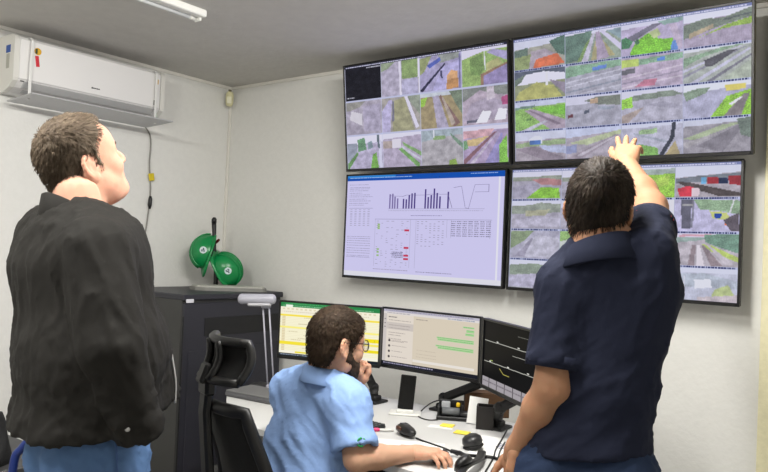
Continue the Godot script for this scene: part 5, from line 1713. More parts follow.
# folds: long shallow waves across the grain `d`, plus smaller ones
func folds(sd: int, along: Vector3, amp: float, across: float, length: float) -> Callable:
	var nz := FastNoiseLite.new()
	nz.seed = sd
	nz.frequency = 1.0
	nz.noise_type = FastNoiseLite.TYPE_SIMPLEX_SMOOTH
	along = along.normalized()
	return func(p: Vector3, _n: Vector3) -> float:
		var a := along * p.dot(along)
		var q := a * length + (p - a) * across
		var w := nz.get_noise_3dv(q)
		var u := nz.get_noise_3dv(q * 2.3 + Vector3(7, 3, 1))
		var r := pow(maxf(1.0 - absf(w) * 2.0, 0.0), 2.0)
		return amp * (r * 1.3 - 0.45) + amp * 0.4 * u

# a band standing round a neck: rings of points about `c`, from low to high
func collar_band(c: Vector3, right: Vector3, fwd: Vector3, rx: float, rf: float, y0: float, y1: float, drop: float, flare: float, thick: float, open: float, slope := 0.0) -> SurfaceTool:
	var st := begin(true)
	var rings := []
	var n := 36
	for k in n + 1:
		var a := lerpf(-PI + open, PI - open, float(k) / n)     # 0 is the nape
		var d := right * sin(a) * rx - fwd * cos(a) * rf
		var o := d.normalized()
		var low := y0 - drop * (1.0 - cos(a)) * 0.5
		var up := y1 - drop * (1.0 - cos(a)) * 0.5
		var top := Vector3(0, up + slope * sin(a) * rx, 0)
		var bot := Vector3(0, low + slope * sin(a) * rx, 0)
		rings.append(PackedVector3Array([c + d + bot, c + d * 0.97 + top, c + d * 0.97 + top + o * thick * 0.5 + Vector3(0, thick * 0.4, 0), c + d * 0.97 + o * thick * 1.4 + top, c + d + o * (thick + flare) + bot + Vector3(0, 0.004, 0), c + d + o * (thick * 0.6 + flare) + bot]))
	loft(st, rings)
	return st

func garment(called: String, acc: Acc, m: Material, parent):
	return mesh_node(called, acc.commit(), m, parent)

# ------------------------------------------------------------ the man in the black jacket, looking up at the displays
func man_in_jacket():
	var fw := Vector3(0.16, 0, -0.987).normalized()
	var rt := fw.cross(Vector3.UP)
	var neck: Vector3 = Vector3(2.2807, 1.5688, 2.4346)
	var chest: Vector3 = Vector3(2.2716, 1.4219, 2.4127)
	var belly: Vector3 = Vector3(2.3128, 1.1877, 2.3880)
	var hip: Vector3 = Vector3(2.2997, 0.9567, 2.3796)
	var foot := Vector3(hip.x, 0, hip.z)
	var t = thing("person", "man in a black jacket and blue jeans looking up at the displays", "person", foot)
	var O := Transform3D(Basis(), -foot)
	var sh_r: Vector3 = Vector3(2.4665, 1.4637, 2.4791)
	var el_r: Vector3 = Vector3(2.5503, 1.2363, 2.4787)
	var wr_r: Vector3 = Vector3(2.5575, 1.0293, 2.3989)
	var sh_l := neck * 0.35 + chest * 0.65 - rt * 0.17 + Vector3(0, 0.02, 0)
	var el_l := sh_l + Vector3(0, -0.30, 0) - rt * 0.04 + fw * 0.03
	var wr_l := el_l + Vector3(0, -0.20, 0) + fw * 0.14 + rt * 0.05
	var skin := Color(0.62, 0.345, 0.245)
	var acc := Acc.new()
	# body inside the clothes
	var B := Field.new(Vector3(foot.x - 0.5, 0.0, foot.z - 0.5), Vector3(foot.x + 0.5, 1.75, foot.z + 0.5), 0.016)
	B.chain([neck + Vector3(0, 0.05, 0), chest, belly, hip], [0.06, 0.10, 0.11, 0.11], 0.06)
	for s in [-1, 1]: B.chain([chest + rt * s * 0.07, belly + rt * s * 0.06, hip + rt * s * 0.06], [0.09, 0.10, 0.10], 0.05)
	B.chain([neck, sh_r, el_r, wr_r], [0.05, 0.042, 0.038, 0.03], 0.02)
	B.chain([neck, sh_l, el_l, wr_l], [0.05, 0.042, 0.038, 0.03], 0.02)
	for s in [-1, 1]:
		var kn: Vector3 = Vector3(hip.x, 0.48, hip.z) + rt * s * 0.10 + fw * 0.02
		B.chain([hip + rt * s * 0.09, kn, Vector3(kn.x, 0.07, kn.z) - fw * 0.03, Vector3(kn.x, 0.035, kn.z) + fw * 0.12], [0.085, 0.055, 0.038, 0.03], 0.03)
	B.build(acc, O, null, func(_p): return skin)
	var H := head_frame(Vector3(2.2434, 1.7144, 2.4038), Vector3(0.174, 0, -0.985), deg_to_rad(25), deg_to_rad(-4))
	var nk: Vector3 = H.affine_inverse() * (neck + Vector3(0, -0.02, 0) + fw * 0.0)
	add_head(acc, O * H, {"skin": skin, "fat": 0.7, "neck": nk, "neck_r": 0.066, "brow": Color(0.16, 0.10, 0.07)})
	var relaxed := [[0.3, 0.5, 0.3], [0.35, 0.55, 0.3], [0.4, 0.55, 0.3], [0.4, 0.5, 0.3]]
	var th := [Vector3(0.022, 0.02, 0.008), Vector3(0.045, 0.05, 0.022), Vector3(0.05, 0.078, 0.034), Vector3(0.048, 0.10, 0.042)]
	var dn := (wr_r - el_r).normalized()
	add_hand(acc, O * frame_of(fw, -Vector3.UP * 0.8 - rt * 0.6, wr_r + dn * -0.005 - rt * 0.07), 1.0, relaxed, 0.05, th, skin, 0.005)
	add_hand(acc, O * frame_of(fw, -Vector3.UP, wr_l), 1.0, relaxed, 0.05, th, skin, 0.005)
	mesh_node("body", acc.commit(), skin_mat(), t)
	var hm := add_hair(O * H, {"dark": Color(0.050, 0.036, 0.025), "light": Color(0.175, 0.135, 0.098), "thick": 0.009, "rough": 0.004, "tuft": 0.017, "count": 6000, "seed": 8, "hairline": 0.032, "nape": -0.104, "lift": 0.35, "grey": func(p): return 0.45 if p.z < 0.03 and p.y < 0.03 + 0.015 * sin(p.z * 190.0) else 0.05})
	mesh_node("hair", hm, hair_mat(), t)
	# jacket
	var J := Field.new(Vector3(foot.x - 0.45, 0.72, foot.z - 0.48), Vector3(foot.x + 0.45, 1.68, foot.z + 0.45), 0.0105)
	for s in [-1, 1]:
		J.chain([neck + rt * s * 0.05 + Vector3(0, -0.045, 0), chest + rt * s * 0.085 + Vector3(0, 0.05, 0), chest + rt * s * 0.09, belly + rt * s * 0.085 - fw * 0.01, hip + rt * s * 0.085 - fw * 0.01, hip + rt * s * 0.08 + Vector3(0, -0.12, 0)], [0.065, 0.118, 0.132, 0.150, 0.152, 0.15], 0.07)
	J.chain([neck + Vector3(0, -0.06, 0), chest + Vector3(0, 0.04, 0), chest - fw * 0.01, belly - fw * 0.012, hip - fw * 0.01, hip + Vector3(0, -0.12, 0)], [0.065, 0.12, 0.138, 0.155, 0.155, 0.155], 0.05)
	J.chain([chest + fw * 0.03 + Vector3(0, -0.03, 0), belly + fw * 0.075, hip + fw * 0.168, hip + fw * 0.17 + Vector3(0, -0.1, 0)], [0.12, 0.125, 0.115, 0.11], 0.06)
	J.chain([neck + rt * 0.05 + Vector3(0, -0.045, 0), sh_r], [0.06, 0.085], 0.06)
	J.chain([neck - rt * 0.05 + Vector3(0, -0.045, 0), sh_l], [0.06, 0.085], 0.06)
	var cuff := wr_r + (wr_r - el_r).normalized() * 0.05
	J.chain([sh_l + rt * 0.03 + Vector3(0, -0.04, 0), el_l + rt * 0.07, el_l + rt * 0.08 + Vector3(0, -0.2, 0)], [0.10, 0.10, 0.10], 0.05)
	# hem: higher in front than behind
	var hem: Vector3 = Vector3(2.2550, 0.9819, 2.4771)
	J.cut(hem, Vector3(0, -1, 0) + fw * 0.19, hip, 0.5)
	var A := J.same()
	A.chain([sh_r, el_r, wr_r, cuff], [0.092, 0.080, 0.060, 0.054], 0.022)
	A.cut(wr_r + (wr_r - el_r).normalized() * 0.035, wr_r - el_r, cuff, 0.1)
	A.cap(wr_r - (wr_r - el_r).normalized() * 0.02, cuff, 0.040, 0.042, 0.006, true)
	J.merge(A, 0.006)
	J.chain([sh_l, el_l, wr_l], [0.09, 0.078, 0.058], 0.05)
	J.cap(neck + Vector3(0, 0.02, 0), neck + Vector3(0, 0.2, 0), 0.074, 0.085, 0.01, true)
	J.cap(neck + fw * 0.05 + Vector3(0, -0.005, 0), neck + fw * 0.10 + Vector3(0, 0.16, 0), 0.074, 0.10, 0.02, true)
	var f1 := folds(21, Vector3(0, 1, 0) - fw * 0.35, 0.0065, 8.0, 1.4)
	var f2 := folds(22, Vector3(0, 0.35, 0) + fw - rt * 0.5, 0.0065, 9.0, 1.6)
	var jac := Acc.new()
	J.build(jac, O, func(p: Vector3, n: Vector3):
		var k := clampf((1.35 - p.y) / 0.3, 0.0, 1.0)
		return f1.call(p, n) * (1.0 - k * 0.6) + f2.call(p, n) * k)
	var black := cloth("jacket_black", Color(0.155, 0.15, 0.142), 0.75, 28.0, 3.0)
	garment("jacket", jac, black, t)
	obj("jacket_collar", collar_band(neck + Vector3(0, 0.0, 0) - foot + fw * 0.01, rt, fw, 0.088, 0.093, -0.03, 0.045, 0.10, 0.010, 0.008, 0.45), black, t)
	# zip along the open front edge, cuff stud
	var st := begin(true)
	tube(st, smooth_path([Vector3(2.4273, 1.1920, 2.2130) - foot, Vector3(2.4408, 1.1005, 2.2004) - foot, Vector3(2.4411, 1.0343, 2.1985) - foot]), 0.0035, 6)
	obj("zip", st, mat("zip_metal", Color(0.72, 0.72, 0.72), 0.35, 0.6), t)
	st = begin(true)
	lathe(st, frame_of(Vector3(0.795, 0, -0.604), Vector3(-0.606, 0.02, -0.796), Vector3(2.5998, 1.0341, 2.4536) - foot), [Vector2(0, -0.004), Vector2(0.006, -0.003), Vector2(0.007, 0.0), Vector2(0, 0.002)], 14)
	obj("cuff_stud", st, mat("zip_metal", Color()), t)
	st = begin()
	cbox(st, frame_of(Vector3(0.795, -0.12, -0.604), Vector3.UP, Vector3(2.4809, 1.0207, 2.2936) - foot), Vector3(0.022, 0.005, 0.004), 0.001)
	obj("zip_pull", st, mat("zip_metal", Color()), t)
	# jeans and shoes
	var D := Field.new(Vector3(foot.x - 0.34, 0.02, foot.z - 0.34), Vector3(foot.x + 0.34, 1.04, foot.z + 0.34), 0.012)
	for s in [-1, 1]:
		var kn: Vector3 = Vector3(hip.x, 0.48, hip.z) + rt * s * 0.10 + fw * 0.02
		D.chain([hip + rt * s * 0.06 + Vector3(0, 0.04, 0), hip + rt * s * 0.075 + Vector3(0, -0.06, 0), kn, Vector3(kn.x, 0.05, kn.z) - fw * 0.03], [0.122, 0.128, 0.082, 0.078], 0.04)
	D.cut(Vector3(0, 0.055, 0), Vector3(0, -1, 0), foot, 0.5)
	D.cut(hip + Vector3(0, 0.09, 0), Vector3(0, 1, 0), hip, 0.3)
	var jn := Acc.new()
	D.build(jn, O, folds(31, rt + Vector3(0, 0.3, 0), 0.006, 20.0, 6.0))
	var denim := cloth("denim_blue", Color(0.35, 0.47, 0.64), 0.8, 40.0, 2.0)
	garment("jeans", jn, denim, t)
	st = begin(true)
	tube(st, smooth_path([Vector3(2.4952, 1.0202, 2.4272) - foot, Vector3(2.5160, 0.9735, 2.4291) - foot, Vector3(2.5197, 0.8971, 2.4243) - foot, Vector3(2.5222, 0.7823, 2.4195) - foot]), 0.0025, 6)
	obj("side_seam", st, mat("denim_seam", Color(0.22, 0.33, 0.52), 0.8), t)
	shoes(t, hip, rt, fw, foot)

func shoes(t, hip: Vector3, rt: Vector3, fw: Vector3, foot: Vector3):
	for s in [-1, 1]:
		var st := begin(true)
		var rings := []
		var c: Vector3 = Vector3(hip.x, 0, hip.z) + rt * s * 0.105 - foot
		for q in [[-0.11, 0.02, 0.05], [-0.10, 0.036, 0.09], [-0.03, 0.042, 0.10], [0.05, 0.045, 0.075], [0.13, 0.044, 0.05], [0.17, 0.03, 0.04], [0.185, 0.012, 0.025]]:
			var ring := PackedVector3Array()
			for k in 12:
				var a := TAU * k / 12
				ring.append(c + fw * q[0] + rt * q[1] * cos(a) + Vector3(0, maxf(0.0, q[2] * 0.5 + q[2] * 0.55 * sin(a)), 0))
			rings.append(ring)
		loft(st, rings)
		obj("shoe", st, mat("shoe_black", Color(0.03, 0.03, 0.03), 0.5), t)

# ------------------------------------------------------------ the man in the navy polo shirt, pointing
func man_pointing():
	var fw := Vector3(-0.21, 0, -0.978).normalized()
	var rt := fw.cross(Vector3.UP)
	var neck: Vector3 = Vector3(3.4372, 1.5368, 1.5659)
	var chest: Vector3 = Vector3(3.4537, 1.4102, 1.5125)
	var waist: Vector3 = Vector3(3.4283, 1.1489, 1.5253)
	var hip: Vector3 = Vector3(3.4082, 0.9522, 1.5356)
	var foot := Vector3(hip.x, 0, hip.z)
	var t = thing("person", "man in a navy polo shirt seen from behind, pointing at a display", "person", foot)
	var O := Transform3D(Basis(), -foot)
	var sh_l: Vector3 = Vector3(3.3530, 1.4162, 1.6019)
	var el_l: Vector3 = Vector3(3.3489, 1.1499, 1.6486)
	var wr_l: Vector3 = Vector3(3.2319, 0.9499, 1.6069)
	var sh_r: Vector3 = Vector3(3.5446, 1.5200, 1.5089)
	var el_r: Vector3 = Vector3(3.4764, 1.6647, 1.2502)
	var wr_r: Vector3 = Vector3(3.3552, 1.8233, 1.1327)
	var skin := Color(0.35, 0.192, 0.114)
	var acc := Acc.new()
	var B := Field.new(Vector3(foot.x - 0.5, 0.0, foot.z - 0.7), Vector3(foot.x + 0.5, 1.86, foot.z + 0.5), 0.012)
	B.chain([neck + Vector3(0, 0.06, 0), neck, chest, waist, hip], [0.06, 0.065, 0.10, 0.085, 0.075], 0.05)
	for s in [-1, 1]: B.chain([chest + rt * s * 0.06, waist + rt * s * 0.045, hip + rt * s * 0.05], [0.085, 0.075, 0.07], 0.04)
	B.chain([neck, sh_l], [0.06, 0.055], 0.03)
	B.chain([neck, sh_r], [0.06, 0.055], 0.03)
	B.chain([sh_l, sh_l.lerp(el_l, 0.6), el_l, el_l.lerp(wr_l, 0.35), wr_l, wr_l + (wr_l - el_l).normalized() * 0.03], [0.058, 0.056, 0.047, 0.046, 0.030, 0.029], 0.02)
	B.cap(el_l + rt * 0.02 - fw * 0.012, el_l + rt * 0.022 - fw * 0.012, 0.026, 0.026, 0.03)
	B.chain([sh_r, sh_r.lerp(el_r, 0.6), el_r, el_r.lerp(wr_r, 0.35), wr_r], [0.058, 0.055, 0.048, 0.045, 0.031], 0.02)
	for s in [-1, 1]:
		var kn: Vector3 = Vector3(hip.x, 0.48, hip.z) + rt * s * 0.10 + fw * 0.02
		B.chain([hip + rt * s * 0.09, kn, Vector3(kn.x, 0.07, kn.z) - fw * 0.03, Vector3(kn.x, 0.035, kn.z) + fw * 0.12], [0.07, 0.05, 0.036, 0.03], 0.02)
	var nz := FastNoiseLite.new()
	nz.frequency = 30.0
	B.build(acc, O, null, func(p): return skin.lerp(Color(skin.r, skin.g * 0.82, skin.b * 0.78), clampf(0.3 + nz.get_noise_3dv(p), 0, 1) * 0.5))
	var H := head_frame(Vector3(3.4218, 1.6461, 1.5427), Vector3(-0.26, 0, -0.966), deg_to_rad(10), deg_to_rad(-5))
	var nk: Vector3 = H.affine_inverse() * (neck + Vector3(0, -0.02, 0))
	add_head(acc, O * H, {"skin": skin, "neck": nk, "neck_r": 0.062, "fat": 0.3})
	# right hand: fingers spread and reaching up towards the display
	var hd := (fw * 0.72 + Vector3(0, 0.80, 0) + rt * -0.05).normalized()
	var HT := frame_of(rt * -1.0, hd, wr_r)
	var point := [[0.05, 0.10, 0.06], [0.12, 0.12, 0.08], [0.16, 0.16, 0.10], [0.45, 0.7, 0.4]]
	var th := [Vector3(0.022, 0.02, 0.006), Vector3(0.046, 0.05, 0.012), Vector3(0.056, 0.08, 0.018), Vector3(0.058, 0.104, 0.022)]
	# x of the frame runs to the left, where a right hand seen from its back has the thumb; z then points at the display
	add_hand(acc, O * HT, 1.0, point, 0.22, th, skin)
	# left hand: fingers pushed towards the front pocket
	var ld := (wr_l - el_l).normalized()
	var LT := frame_of(-rt * 0.4 + fw * 0.9, (ld + Vector3(0, -0.5, 0)).normalized(), wr_l)
	add_hand(acc, O * LT, 1.0, [[0.4, 0.6, 0.3], [0.45, 0.65, 0.3], [0.45, 0.65, 0.3], [0.45, 0.6, 0.3]], 0.04, [Vector3(0.022, 0.02, 0.008), Vector3(0.040, 0.05, 0.02), Vector3(0.044, 0.075, 0.03), Vector3(0.040, 0.095, 0.036)], skin)
	mesh_node("body", acc.commit(), skin_mat(), t)
	var hm := add_hair(O * H, {"dark": Color(0.012, 0.010, 0.009), "light": Color(0.06, 0.045, 0.034), "thick": 0.012, "rough": 0.004, "tuft": 0.020, "count": 6000, "seed": 4, "nape": -0.092, "lift": 0.2})
	mesh_node("hair", hm, hair_mat(), t)
	# polo shirt
	var S := Field.new(Vector3(foot.x - 0.42, 0.82, foot.z - 0.48), Vector3(foot.x + 0.42, 1.70, foot.z + 0.42), 0.0100)
	for s in [-1, 0, 1]:
		S.chain([chest + rt * s * 0.075 + Vector3(0, 0.01, 0), waist + rt * s * 0.046, hip + rt * s * 0.054, hip + rt * s * 0.054 + Vector3(0, -0.12, 0)], [0.112 if s else 0.120, 0.104, 0.108, 0.112], 0.05)
	S.chain([neck + rt * 0.03 + Vector3(0, -0.025, 0), sh_r.lerp(chest, 0.1)], [0.052, 0.075], 0.06)
	S.chain([neck - rt * 0.03 + Vector3(0, -0.025, 0), sh_l.lerp(chest, 0.1)], [0.052, 0.072], 0.06)
	S.chain([neck + Vector3(0, -0.03, 0), chest], [0.07, 0.10], 0.06)
	S.cut(hip + Vector3(0, 0.012, 0), Vector3(0, -1, 0) + rt * 0.13, hip, 0.4)
	var cl := sh_l.lerp(el_l, 0.80)
	var A := S.same()
	A.chain([sh_l, cl, cl + (el_l - sh_l).normalized() * 0.06], [0.078, 0.072, 0.072], 0.035)
	var cr := sh_r.lerp(el_r, 0.55)
	A.chain([sh_r, cr, cr + (el_r - sh_r).normalized() * 0.06], [0.080, 0.069, 0.067], 0.035)
	A.cut(cl, el_l - sh_l, cl + (el_l - sh_l).normalized() * 0.06, 0.13)
	A.cut(cr, el_r - sh_r + Vector3(0, 0.04, 0), cr + (el_r - sh_r).normalized() * 0.065, 0.13)
	A.cap(cl - (el_l - sh_l).normalized() * 0.03, el_l, 0.0595, 0.058, 0.004, true)
	A.cap(cr - (el_r - sh_r).normalized() * 0.03, el_r, 0.0590, 0.056, 0.004, true)
	S.merge(A, 0.03)
	S.cap(neck + Vector3(0, 0.015, 0), neck + Vector3(0, 0.2, 0), 0.068, 0.08, 0.01, true)
	var f1 := folds(51, rt + Vector3(0, 0.75, 0) , 0.006, 9.0, 1.5)
	var f2 := folds(52, Vector3(0, 1, 0) + rt * 0.3, 0.006, 10.0, 3.0)
	var pol := Acc.new()
	S.build(pol, O, func(p: Vector3, n: Vector3):
		var k := clampf((1.40 - p.y) / 0.2, 0.0, 1.0)
		return f1.call(p, n) * k + f2.call(p, n) * (1.0 - k) * 0.8)
	var navy := cloth("polo_navy", Color(0.125, 0.140, 0.205), 0.85, 60.0, 2.5)
	garment("polo_shirt", pol, navy, t)
	obj("shirt_collar", collar_band(neck - foot + Vector3(0, 0.004, 0), rt, fw, 0.080, 0.082, -0.046, 0.022, 0.03, 0.030, 0.006, 0.35, 0.30), navy, t)
	for c in [[cl, el_l - sh_l, 0.078], [cr, el_r - sh_r, 0.074]]:
		var d: Vector3 = c[1].normalized()
		var st := begin(true)
		var x := d.cross(Vector3.UP).normalized()
		var y := x.cross(d)
		var rings := []
		for k in 33:
			var a := TAU * k / 32
			var o: Vector3 = x * cos(a) + y * sin(a)
			rings.append(PackedVector3Array([c[0] - foot + o * (c[2] - 0.009) - d * 0.028, c[0] - foot + o * (c[2] + 0.002) - d * 0.028, c[0] - foot + o * (c[2] + 0.002) + d * 0.006, c[0] - foot + o * (c[2] - 0.009) + d * 0.006]))
		loft(st, rings, false)
		obj("sleeve_cuff", st, navy, t)
	# embroidered badge on the right sleeve: red, white, green patches lying on the cloth
	var ax := (el_r - sh_r).normalized()
	var bm := [["badge_red", Color(0.62, 0.10, 0.12)], ["badge_green", Color(0.10, 0.42, 0.16)], ["badge_pale", Color(0.62, 0.62, 0.60)]]
	for k in 7:
		var ang := -0.9 + k * 0.28
		var back := Vector3(0.606, 0.0, 0.796)
		var o := (Vector3(0.795, 0, -0.604) * sin(ang) + (Vector3.UP * 0.75 + back * 0.66).normalized() * cos(ang))
		o = (o - ax * o.dot(ax)).normalized()
		var c := cr - ax * (0.020 + 0.008 * (k % 2)) + o * 0.0735 - foot
		var st := begin()
		cbox(st, frame_of(o.cross(ax), ax, c), Vector3(0.017, 0.016 - 0.004 * (k % 3), 0.004), 0.0015)
		var q = bm[[0, 0, 2, 1, 1, 2, 0][k]]
		obj("sleeve_badge", st, mat(q[0], q[1], 0.7), t)
	# jeans, belt loops, shoes
	var D := Field.new(Vector3(foot.x - 0.34, 0.02, foot.z - 0.34), Vector3(foot.x + 0.34, 1.04, foot.z + 0.34), 0.012)
	for s in [-1, 1]:
		var kn: Vector3 = Vector3(hip.x, 0.48, hip.z) + rt * s * 0.10 + fw * 0.02
		D.chain([hip + rt * s * 0.065 + Vector3(0, 0.04, 0), hip + rt * s * 0.08 + Vector3(0, -0.08, 0), kn, Vector3(kn.x, 0.05, kn.z) - fw * 0.03], [0.100, 0.122, 0.082, 0.078], 0.04)
	D.cut(Vector3(0, 0.055, 0), Vector3(0, -1, 0), foot, 0.5)
	D.cut(hip + Vector3(0, 0.09, 0), Vector3(0, 1, 0), hip, 0.3)
	var jn := Acc.new()
	D.build(jn, O, folds(61, rt + Vector3(0, 0.3, 0), 0.005, 20.0, 6.0))
	garment("jeans", jn, cloth("denim_dark", Color(0.16, 0.21, 0.31), 0.8, 40.0, 2.0), t)
	shoes(t, hip, rt, fw, foot)

# ------------------------------------------------------------ the man at the desk
func man_seated():
	var fw := Vector3(0.16, 0, -0.987).normalized()
	var rt := fw.cross(Vector3.UP)
	var neck: Vector3 = Vector3(2.4078, 1.0455, 1.5076)
	var chest: Vector3 = Vector3(2.3495, 0.9170, 1.4734)
	var back: Vector3 = Vector3(2.3341, 0.7401, 1.5058)
	var seat := Vector3(2.37, 0.55, 1.58)
	var foot := Vector3(seat.x, 0, seat.z)
	var t = thing("person", "seated man in a light blue shirt at the desk, hand on chin", "person", foot)
	var O := Transform3D(Basis(), -foot)
	var sh_r: Vector3 = Vector3(2.5363, 0.9457, 1.5330)
	var el_r: Vector3 = Vector3(2.6162, 0.7796, 1.5685)
	var wr_r: Vector3 = Vector3(2.6840, 0.7630, 1.3154)
	var sh_l: Vector3 = Vector3(2.1736, 0.9329, 1.4568)
	var chin: Vector3 = Vector3(2.4842, 1.0459, 1.4495)
	var el_l := Vector3(2.20, DESK + 0.06, 1.22)
	var wr_l: Vector3 = Vector3(2.4316, 0.9710, 1.3871)
	var skin := Color(0.54, 0.315, 0.215)
	var acc := Acc.new()
	var B := Field.new(Vector3(1.95, 0.0, 1.0), Vector3(2.95, 1.20, 2.0), 0.012)
	B.chain([neck + Vector3(0, 0.04, 0), neck, chest, back, seat], [0.056, 0.06, 0.10, 0.10, 0.12], 0.05)
	B.chain([neck, sh_r, el_r, el_r.lerp(wr_r, 0.35), wr_r], [0.055, 0.055, 0.045, 0.042, 0.028], 0.02)
	B.chain([neck, sh_l, el_l, wr_l], [0.055, 0.055, 0.042, 0.028], 0.02)
	for s in [-1, 1]:
		var hipj: Vector3 = seat + rt * s * 0.09
		var kn: Vector3 = hipj + fw * 0.42 + Vector3(0, -0.01, 0)
		B.chain([hipj, kn, Vector3(kn.x, 0.08, kn.z) - fw * 0.03, Vector3(kn.x, 0.035, kn.z) + fw * 0.12], [0.075, 0.05, 0.036, 0.03], 0.03)
	B.build(acc, O, null, func(_p): return skin)
	var H := head_frame(Vector3(2.4480, 1.1529, 1.5049), Vector3(0.30, 0, -0.954), deg_to_rad(-6), deg_to_rad(0))
	var nk: Vector3 = H.affine_inverse() * (neck + Vector3(0, -0.01, 0))
	add_head(acc, O * H, {"skin": skin, "neck": nk, "neck_r": 0.055, "brow": Color(0.03, 0.02, 0.015)})
	# right hand on the mouse
	var rd := (wr_r - el_r).normalized()
	rd.y = 0.05
	var md: Vector3 = (Vector3(2.8001, 0.7600, 1.2873) - wr_r).normalized()
	md.y = 0.10
	var RT := frame_of(md.cross(Vector3.UP) * -1.0, md, wr_r + Vector3(0, 0.004, 0))
	add_hand(acc, O * RT, 1.0, [[0.35, 0.55, 0.35], [0.40, 0.60, 0.35], [0.45, 0.65, 0.35], [0.50, 0.6, 0.35]], 0.12, [Vector3(0.022, 0.02, 0.010), Vector3(0.046, 0.045, 0.024), Vector3(0.054, 0.07, 0.032), Vector3(0.052, 0.092, 0.036)], skin)
	# left hand closed against the chin
	var LT := frame_of(-fw * 0.2 + Vector3(0, 0.3, 0) - rt, (Vector3(0, 0.8, 0) + rt * 0.35 - fw * 0.15).normalized(), wr_l)
	add_hand(acc, O * LT, -1.0, [[0.8, 1.1, 0.6], [0.9, 1.1, 0.6], [0.95, 1.1, 0.6], [1.0, 1.1, 0.6]], 0.05, [Vector3(0.022, 0.02, 0.010), Vector3(0.040, 0.05, 0.022), Vector3(0.040, 0.075, 0.036), Vector3(0.032, 0.092, 0.044)], skin)
	mesh_node("body", acc.commit(), skin_mat(), t)
	var hm := add_hair(O * H, {"dark": Color(0.020, 0.014, 0.010), "light": Color(0.075, 0.050, 0.034), "thick": 0.009, "rough": 0.003, "tuft": 0.011, "count": 6000, "seed": 14, "nape": -0.080, "lift": 0.5})
	mesh_node("hair", hm, hair_mat(), t)
	# beard
	var W := Field.new(Vector3(-0.09, -0.15, -0.13), Vector3(0.09, 0.03, 0.05), 0.004)
	W.ell(V(0, -0.066, 0.040), Vector3(0.062, 0.058, 0.058), 0.02)
	for s in [-1, 1]: W.chain([V(s * 0.066, 0.0, 0.012), V(s * 0.058, -0.05, 0.014), V(s * 0.040, -0.092, 0.05), V(0, -0.118, 0.074)], [0.010, 0.018, 0.024, 0.026], 0.02)
	W.mask(func(p: Vector3):
		var f := -p.z
		var d := p.y - lerpf(-0.045, 0.02, clampf((0.045 - f) / 0.035, 0, 1))
		return maxf(d, -0.002 - f))
	var bd := Acc.new()
	var bn := FastNoiseLite.new()
	bn.frequency = 1.0
	W.build(bd, O * H, func(p, _n): return 0.004 * bn.get_noise_3d(p.x * 160, p.y * 80, p.z * 160), func(p): return Color(0.018, 0.012, 0.009).lerp(Color(0.06, 0.04, 0.03), clampf(bn.get_noise_3d(p.x * 200, p.y * 90, p.z * 200) + 0.4, 0, 1)))
	mesh_node("beard", bd.commit(), hair_mat(), t)
	# glasses: two round rims, bridge, temples, lenses
	var gl := thing_part("glasses", t)
	var G := O * H
	var wire := mat("glasses_metal", Color(0.12, 0.10, 0.09), 0.35, 0.5)
	for s in [-1, 1]:
		var st := begin(true)
		var loop := []
		for k in 25:
			var a := TAU * k / 24
			loop.append(G * V(s * 0.033 + 0.024 * cos(a), 0.0 + 0.021 * sin(a), 0.108 - 0.006 * absf(cos(a)) * (1.0 if cos(a) * s > 0 else 0.0)))
		tube(st, loop, 0.0016, 6)
		obj("rim", st, wire, gl)
		st = begin(true)
		tube(st, [G * V(s * 0.057, 0.008, 0.103), G * V(s * 0.072, 0.010, 0.09), G * V(s * 0.081, 0.012, 0.02), G * V(s * 0.083, 0.010, -0.012), G * V(s * 0.083, -0.012, -0.026)], 0.0018, 6)
		obj("temple", st, wire, gl)
		st = begin(true)
		lathe(st, G * Transform3D(Basis(Vector3(1, 0, 0), PI / 2), V(s * 0.033, 0, 0.107)), [Vector2(0.0, 0.0006), Vector2(0.0225, 0.0006), Vector2(0.0225, -0.0006), Vector2(0, -0.0006)], 20, Vector2(1.0, 0.9))
		var lm := mat("lens", Color(0.9, 0.95, 0.95, 0.12), 0.05)
		lm.transparency = BaseMaterial3D.TRANSPARENCY_ALPHA
		obj("lens", st, lm, gl)
	var sb := begin(true)
	tube(sb, [G * V(-0.010, 0.004, 0.108), G * V(0, 0.008, 0.111), G * V(0.010, 0.004, 0.108)], 0.0016, 6)
	obj("bridge", sb, wire, gl)
	# shirt
	var S := Field.new(Vector3(1.95, 0.42, 1.10), Vector3(2.85, 1.20, 1.95), 0.0100)
	for s in [-1, 1]:
		S.chain([chest + rt * s * 0.085, back + rt * s * 0.080, seat.lerp(back, 0.35) + rt * s * 0.075, seat + rt * s * 0.07 + Vector3(0, -0.02, 0)], [0.100, 0.112, 0.120, 0.12], 0.06)
	S.chain([chest, back], [0.11, 0.125], 0.05)
	S.chain([neck + rt * 0.03 + Vector3(0, -0.02, 0), sh_r], [0.055, 0.075], 0.06)
	S.chain([neck - rt * 0.03 + Vector3(0, -0.02, 0), sh_l], [0.055, 0.075], 0.06)
	S.chain([neck + Vector3(0, -0.03, 0), chest], [0.065, 0.10], 0.05)
	S.cut(seat + Vector3(0, -0.03, 0), Vector3(0, -1, 0), seat, 0.3)
	var cr := sh_r.lerp(el_r, 0.82)
	var cl := sh_l.lerp(el_l, 0.6)
	var A := S.same()
	A.chain([sh_r, cr, cr + (el_r - sh_r).normalized() * 0.05], [0.080, 0.073, 0.073], 0.03)
	A.chain([sh_l, cl, cl + (el_l - sh_l).normalized() * 0.05], [0.078, 0.070, 0.070], 0.03)
	A.cut(cr, el_r - sh_r, cr + (el_r - sh_r).normalized() * 0.05, 0.12)
	A.cut(cl, el_l - sh_l, cl + (el_l - sh_l).normalized() * 0.05, 0.12)
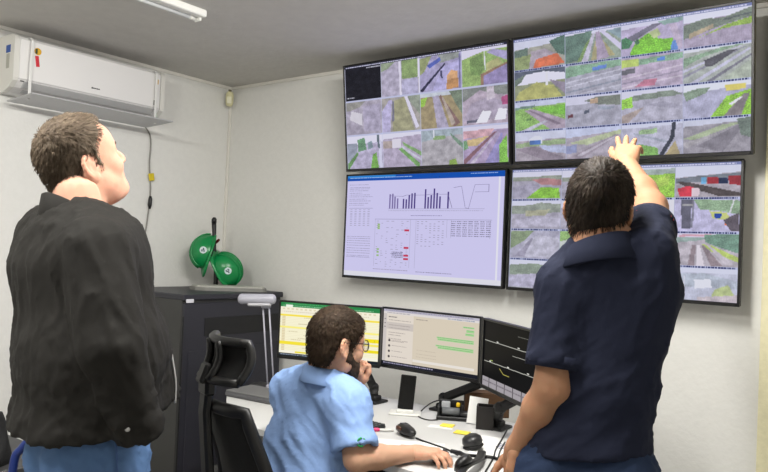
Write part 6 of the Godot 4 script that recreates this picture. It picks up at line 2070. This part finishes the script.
	A.cap(cr - (el_r - sh_r).normalized() * 0.02, el_r, 0.058, 0.056, 0.004, true)
	S.merge(A, 0.03)
	S.cap(neck + Vector3(0, 0.02, 0), neck + Vector3(0, 0.2, 0), 0.064, 0.075, 0.01, true)
	var f1 := folds(71, rt + Vector3(0, -0.55, 0), 0.006, 9.0, 1.8)
	var shirt := Acc.new()
	S.build(shirt, O, f1)
	var blue := cloth("shirt_blue", Color(0.56, 0.68, 0.88), 0.8, 50.0, 1.5)
	garment("shirt", shirt, blue, t)
	obj("shirt_collar", collar_band(neck - foot + Vector3(0, 0.002, 0), rt, fw, 0.074, 0.076, -0.035, 0.022, 0.03, 0.022, 0.006, 0.3), blue, t)
	# green emblem on the sleeve
	var on := (Vector3(0.85, 0.05, 0.52)).normalized()
	var ec := sh_r.lerp(el_r, 0.60) + on * 0.083
	for k in 3:
		var st := begin(true)
		var pts := []
		for i in 7:
			var a := TAU * (k / 3.0 + 0.26 * i / 6.0)
			pts.append(ec - foot + (on.cross(Vector3.UP).normalized() * cos(a) + Vector3.UP * sin(a)) * 0.014)
		tube(st, pts, 0.0035, 6)
		obj("sleeve_emblem", st, mat("emblem_green", Color(0.10, 0.55, 0.25), 0.6), t)
	# trousers and shoes
	var D := Field.new(Vector3(1.95, 0.02, 1.0), Vector3(2.8, 0.72, 1.95), 0.014)
	for s in [-1, 1]:
		var hipj: Vector3 = seat + rt * s * 0.08
		var kn: Vector3 = seat + rt * s * 0.10 + fw * 0.42 + Vector3(0, -0.01, 0)
		D.chain([hipj, kn, Vector3(kn.x, 0.06, kn.z) - fw * 0.03], [0.105, 0.075, 0.065], 0.04)
	D.cut(Vector3(0, 0.055, 0), Vector3(0, -1, 0), foot, 0.8)
	var jn := Acc.new()
	D.build(jn, O, folds(81, rt, 0.006, 18.0, 6.0))
	garment("trousers", jn, cloth("trousers_dark", Color(0.14, 0.16, 0.22), 0.8, 40.0, 2.0), t)
	shoes(t, seat + fw * 0.40, rt, fw, foot)
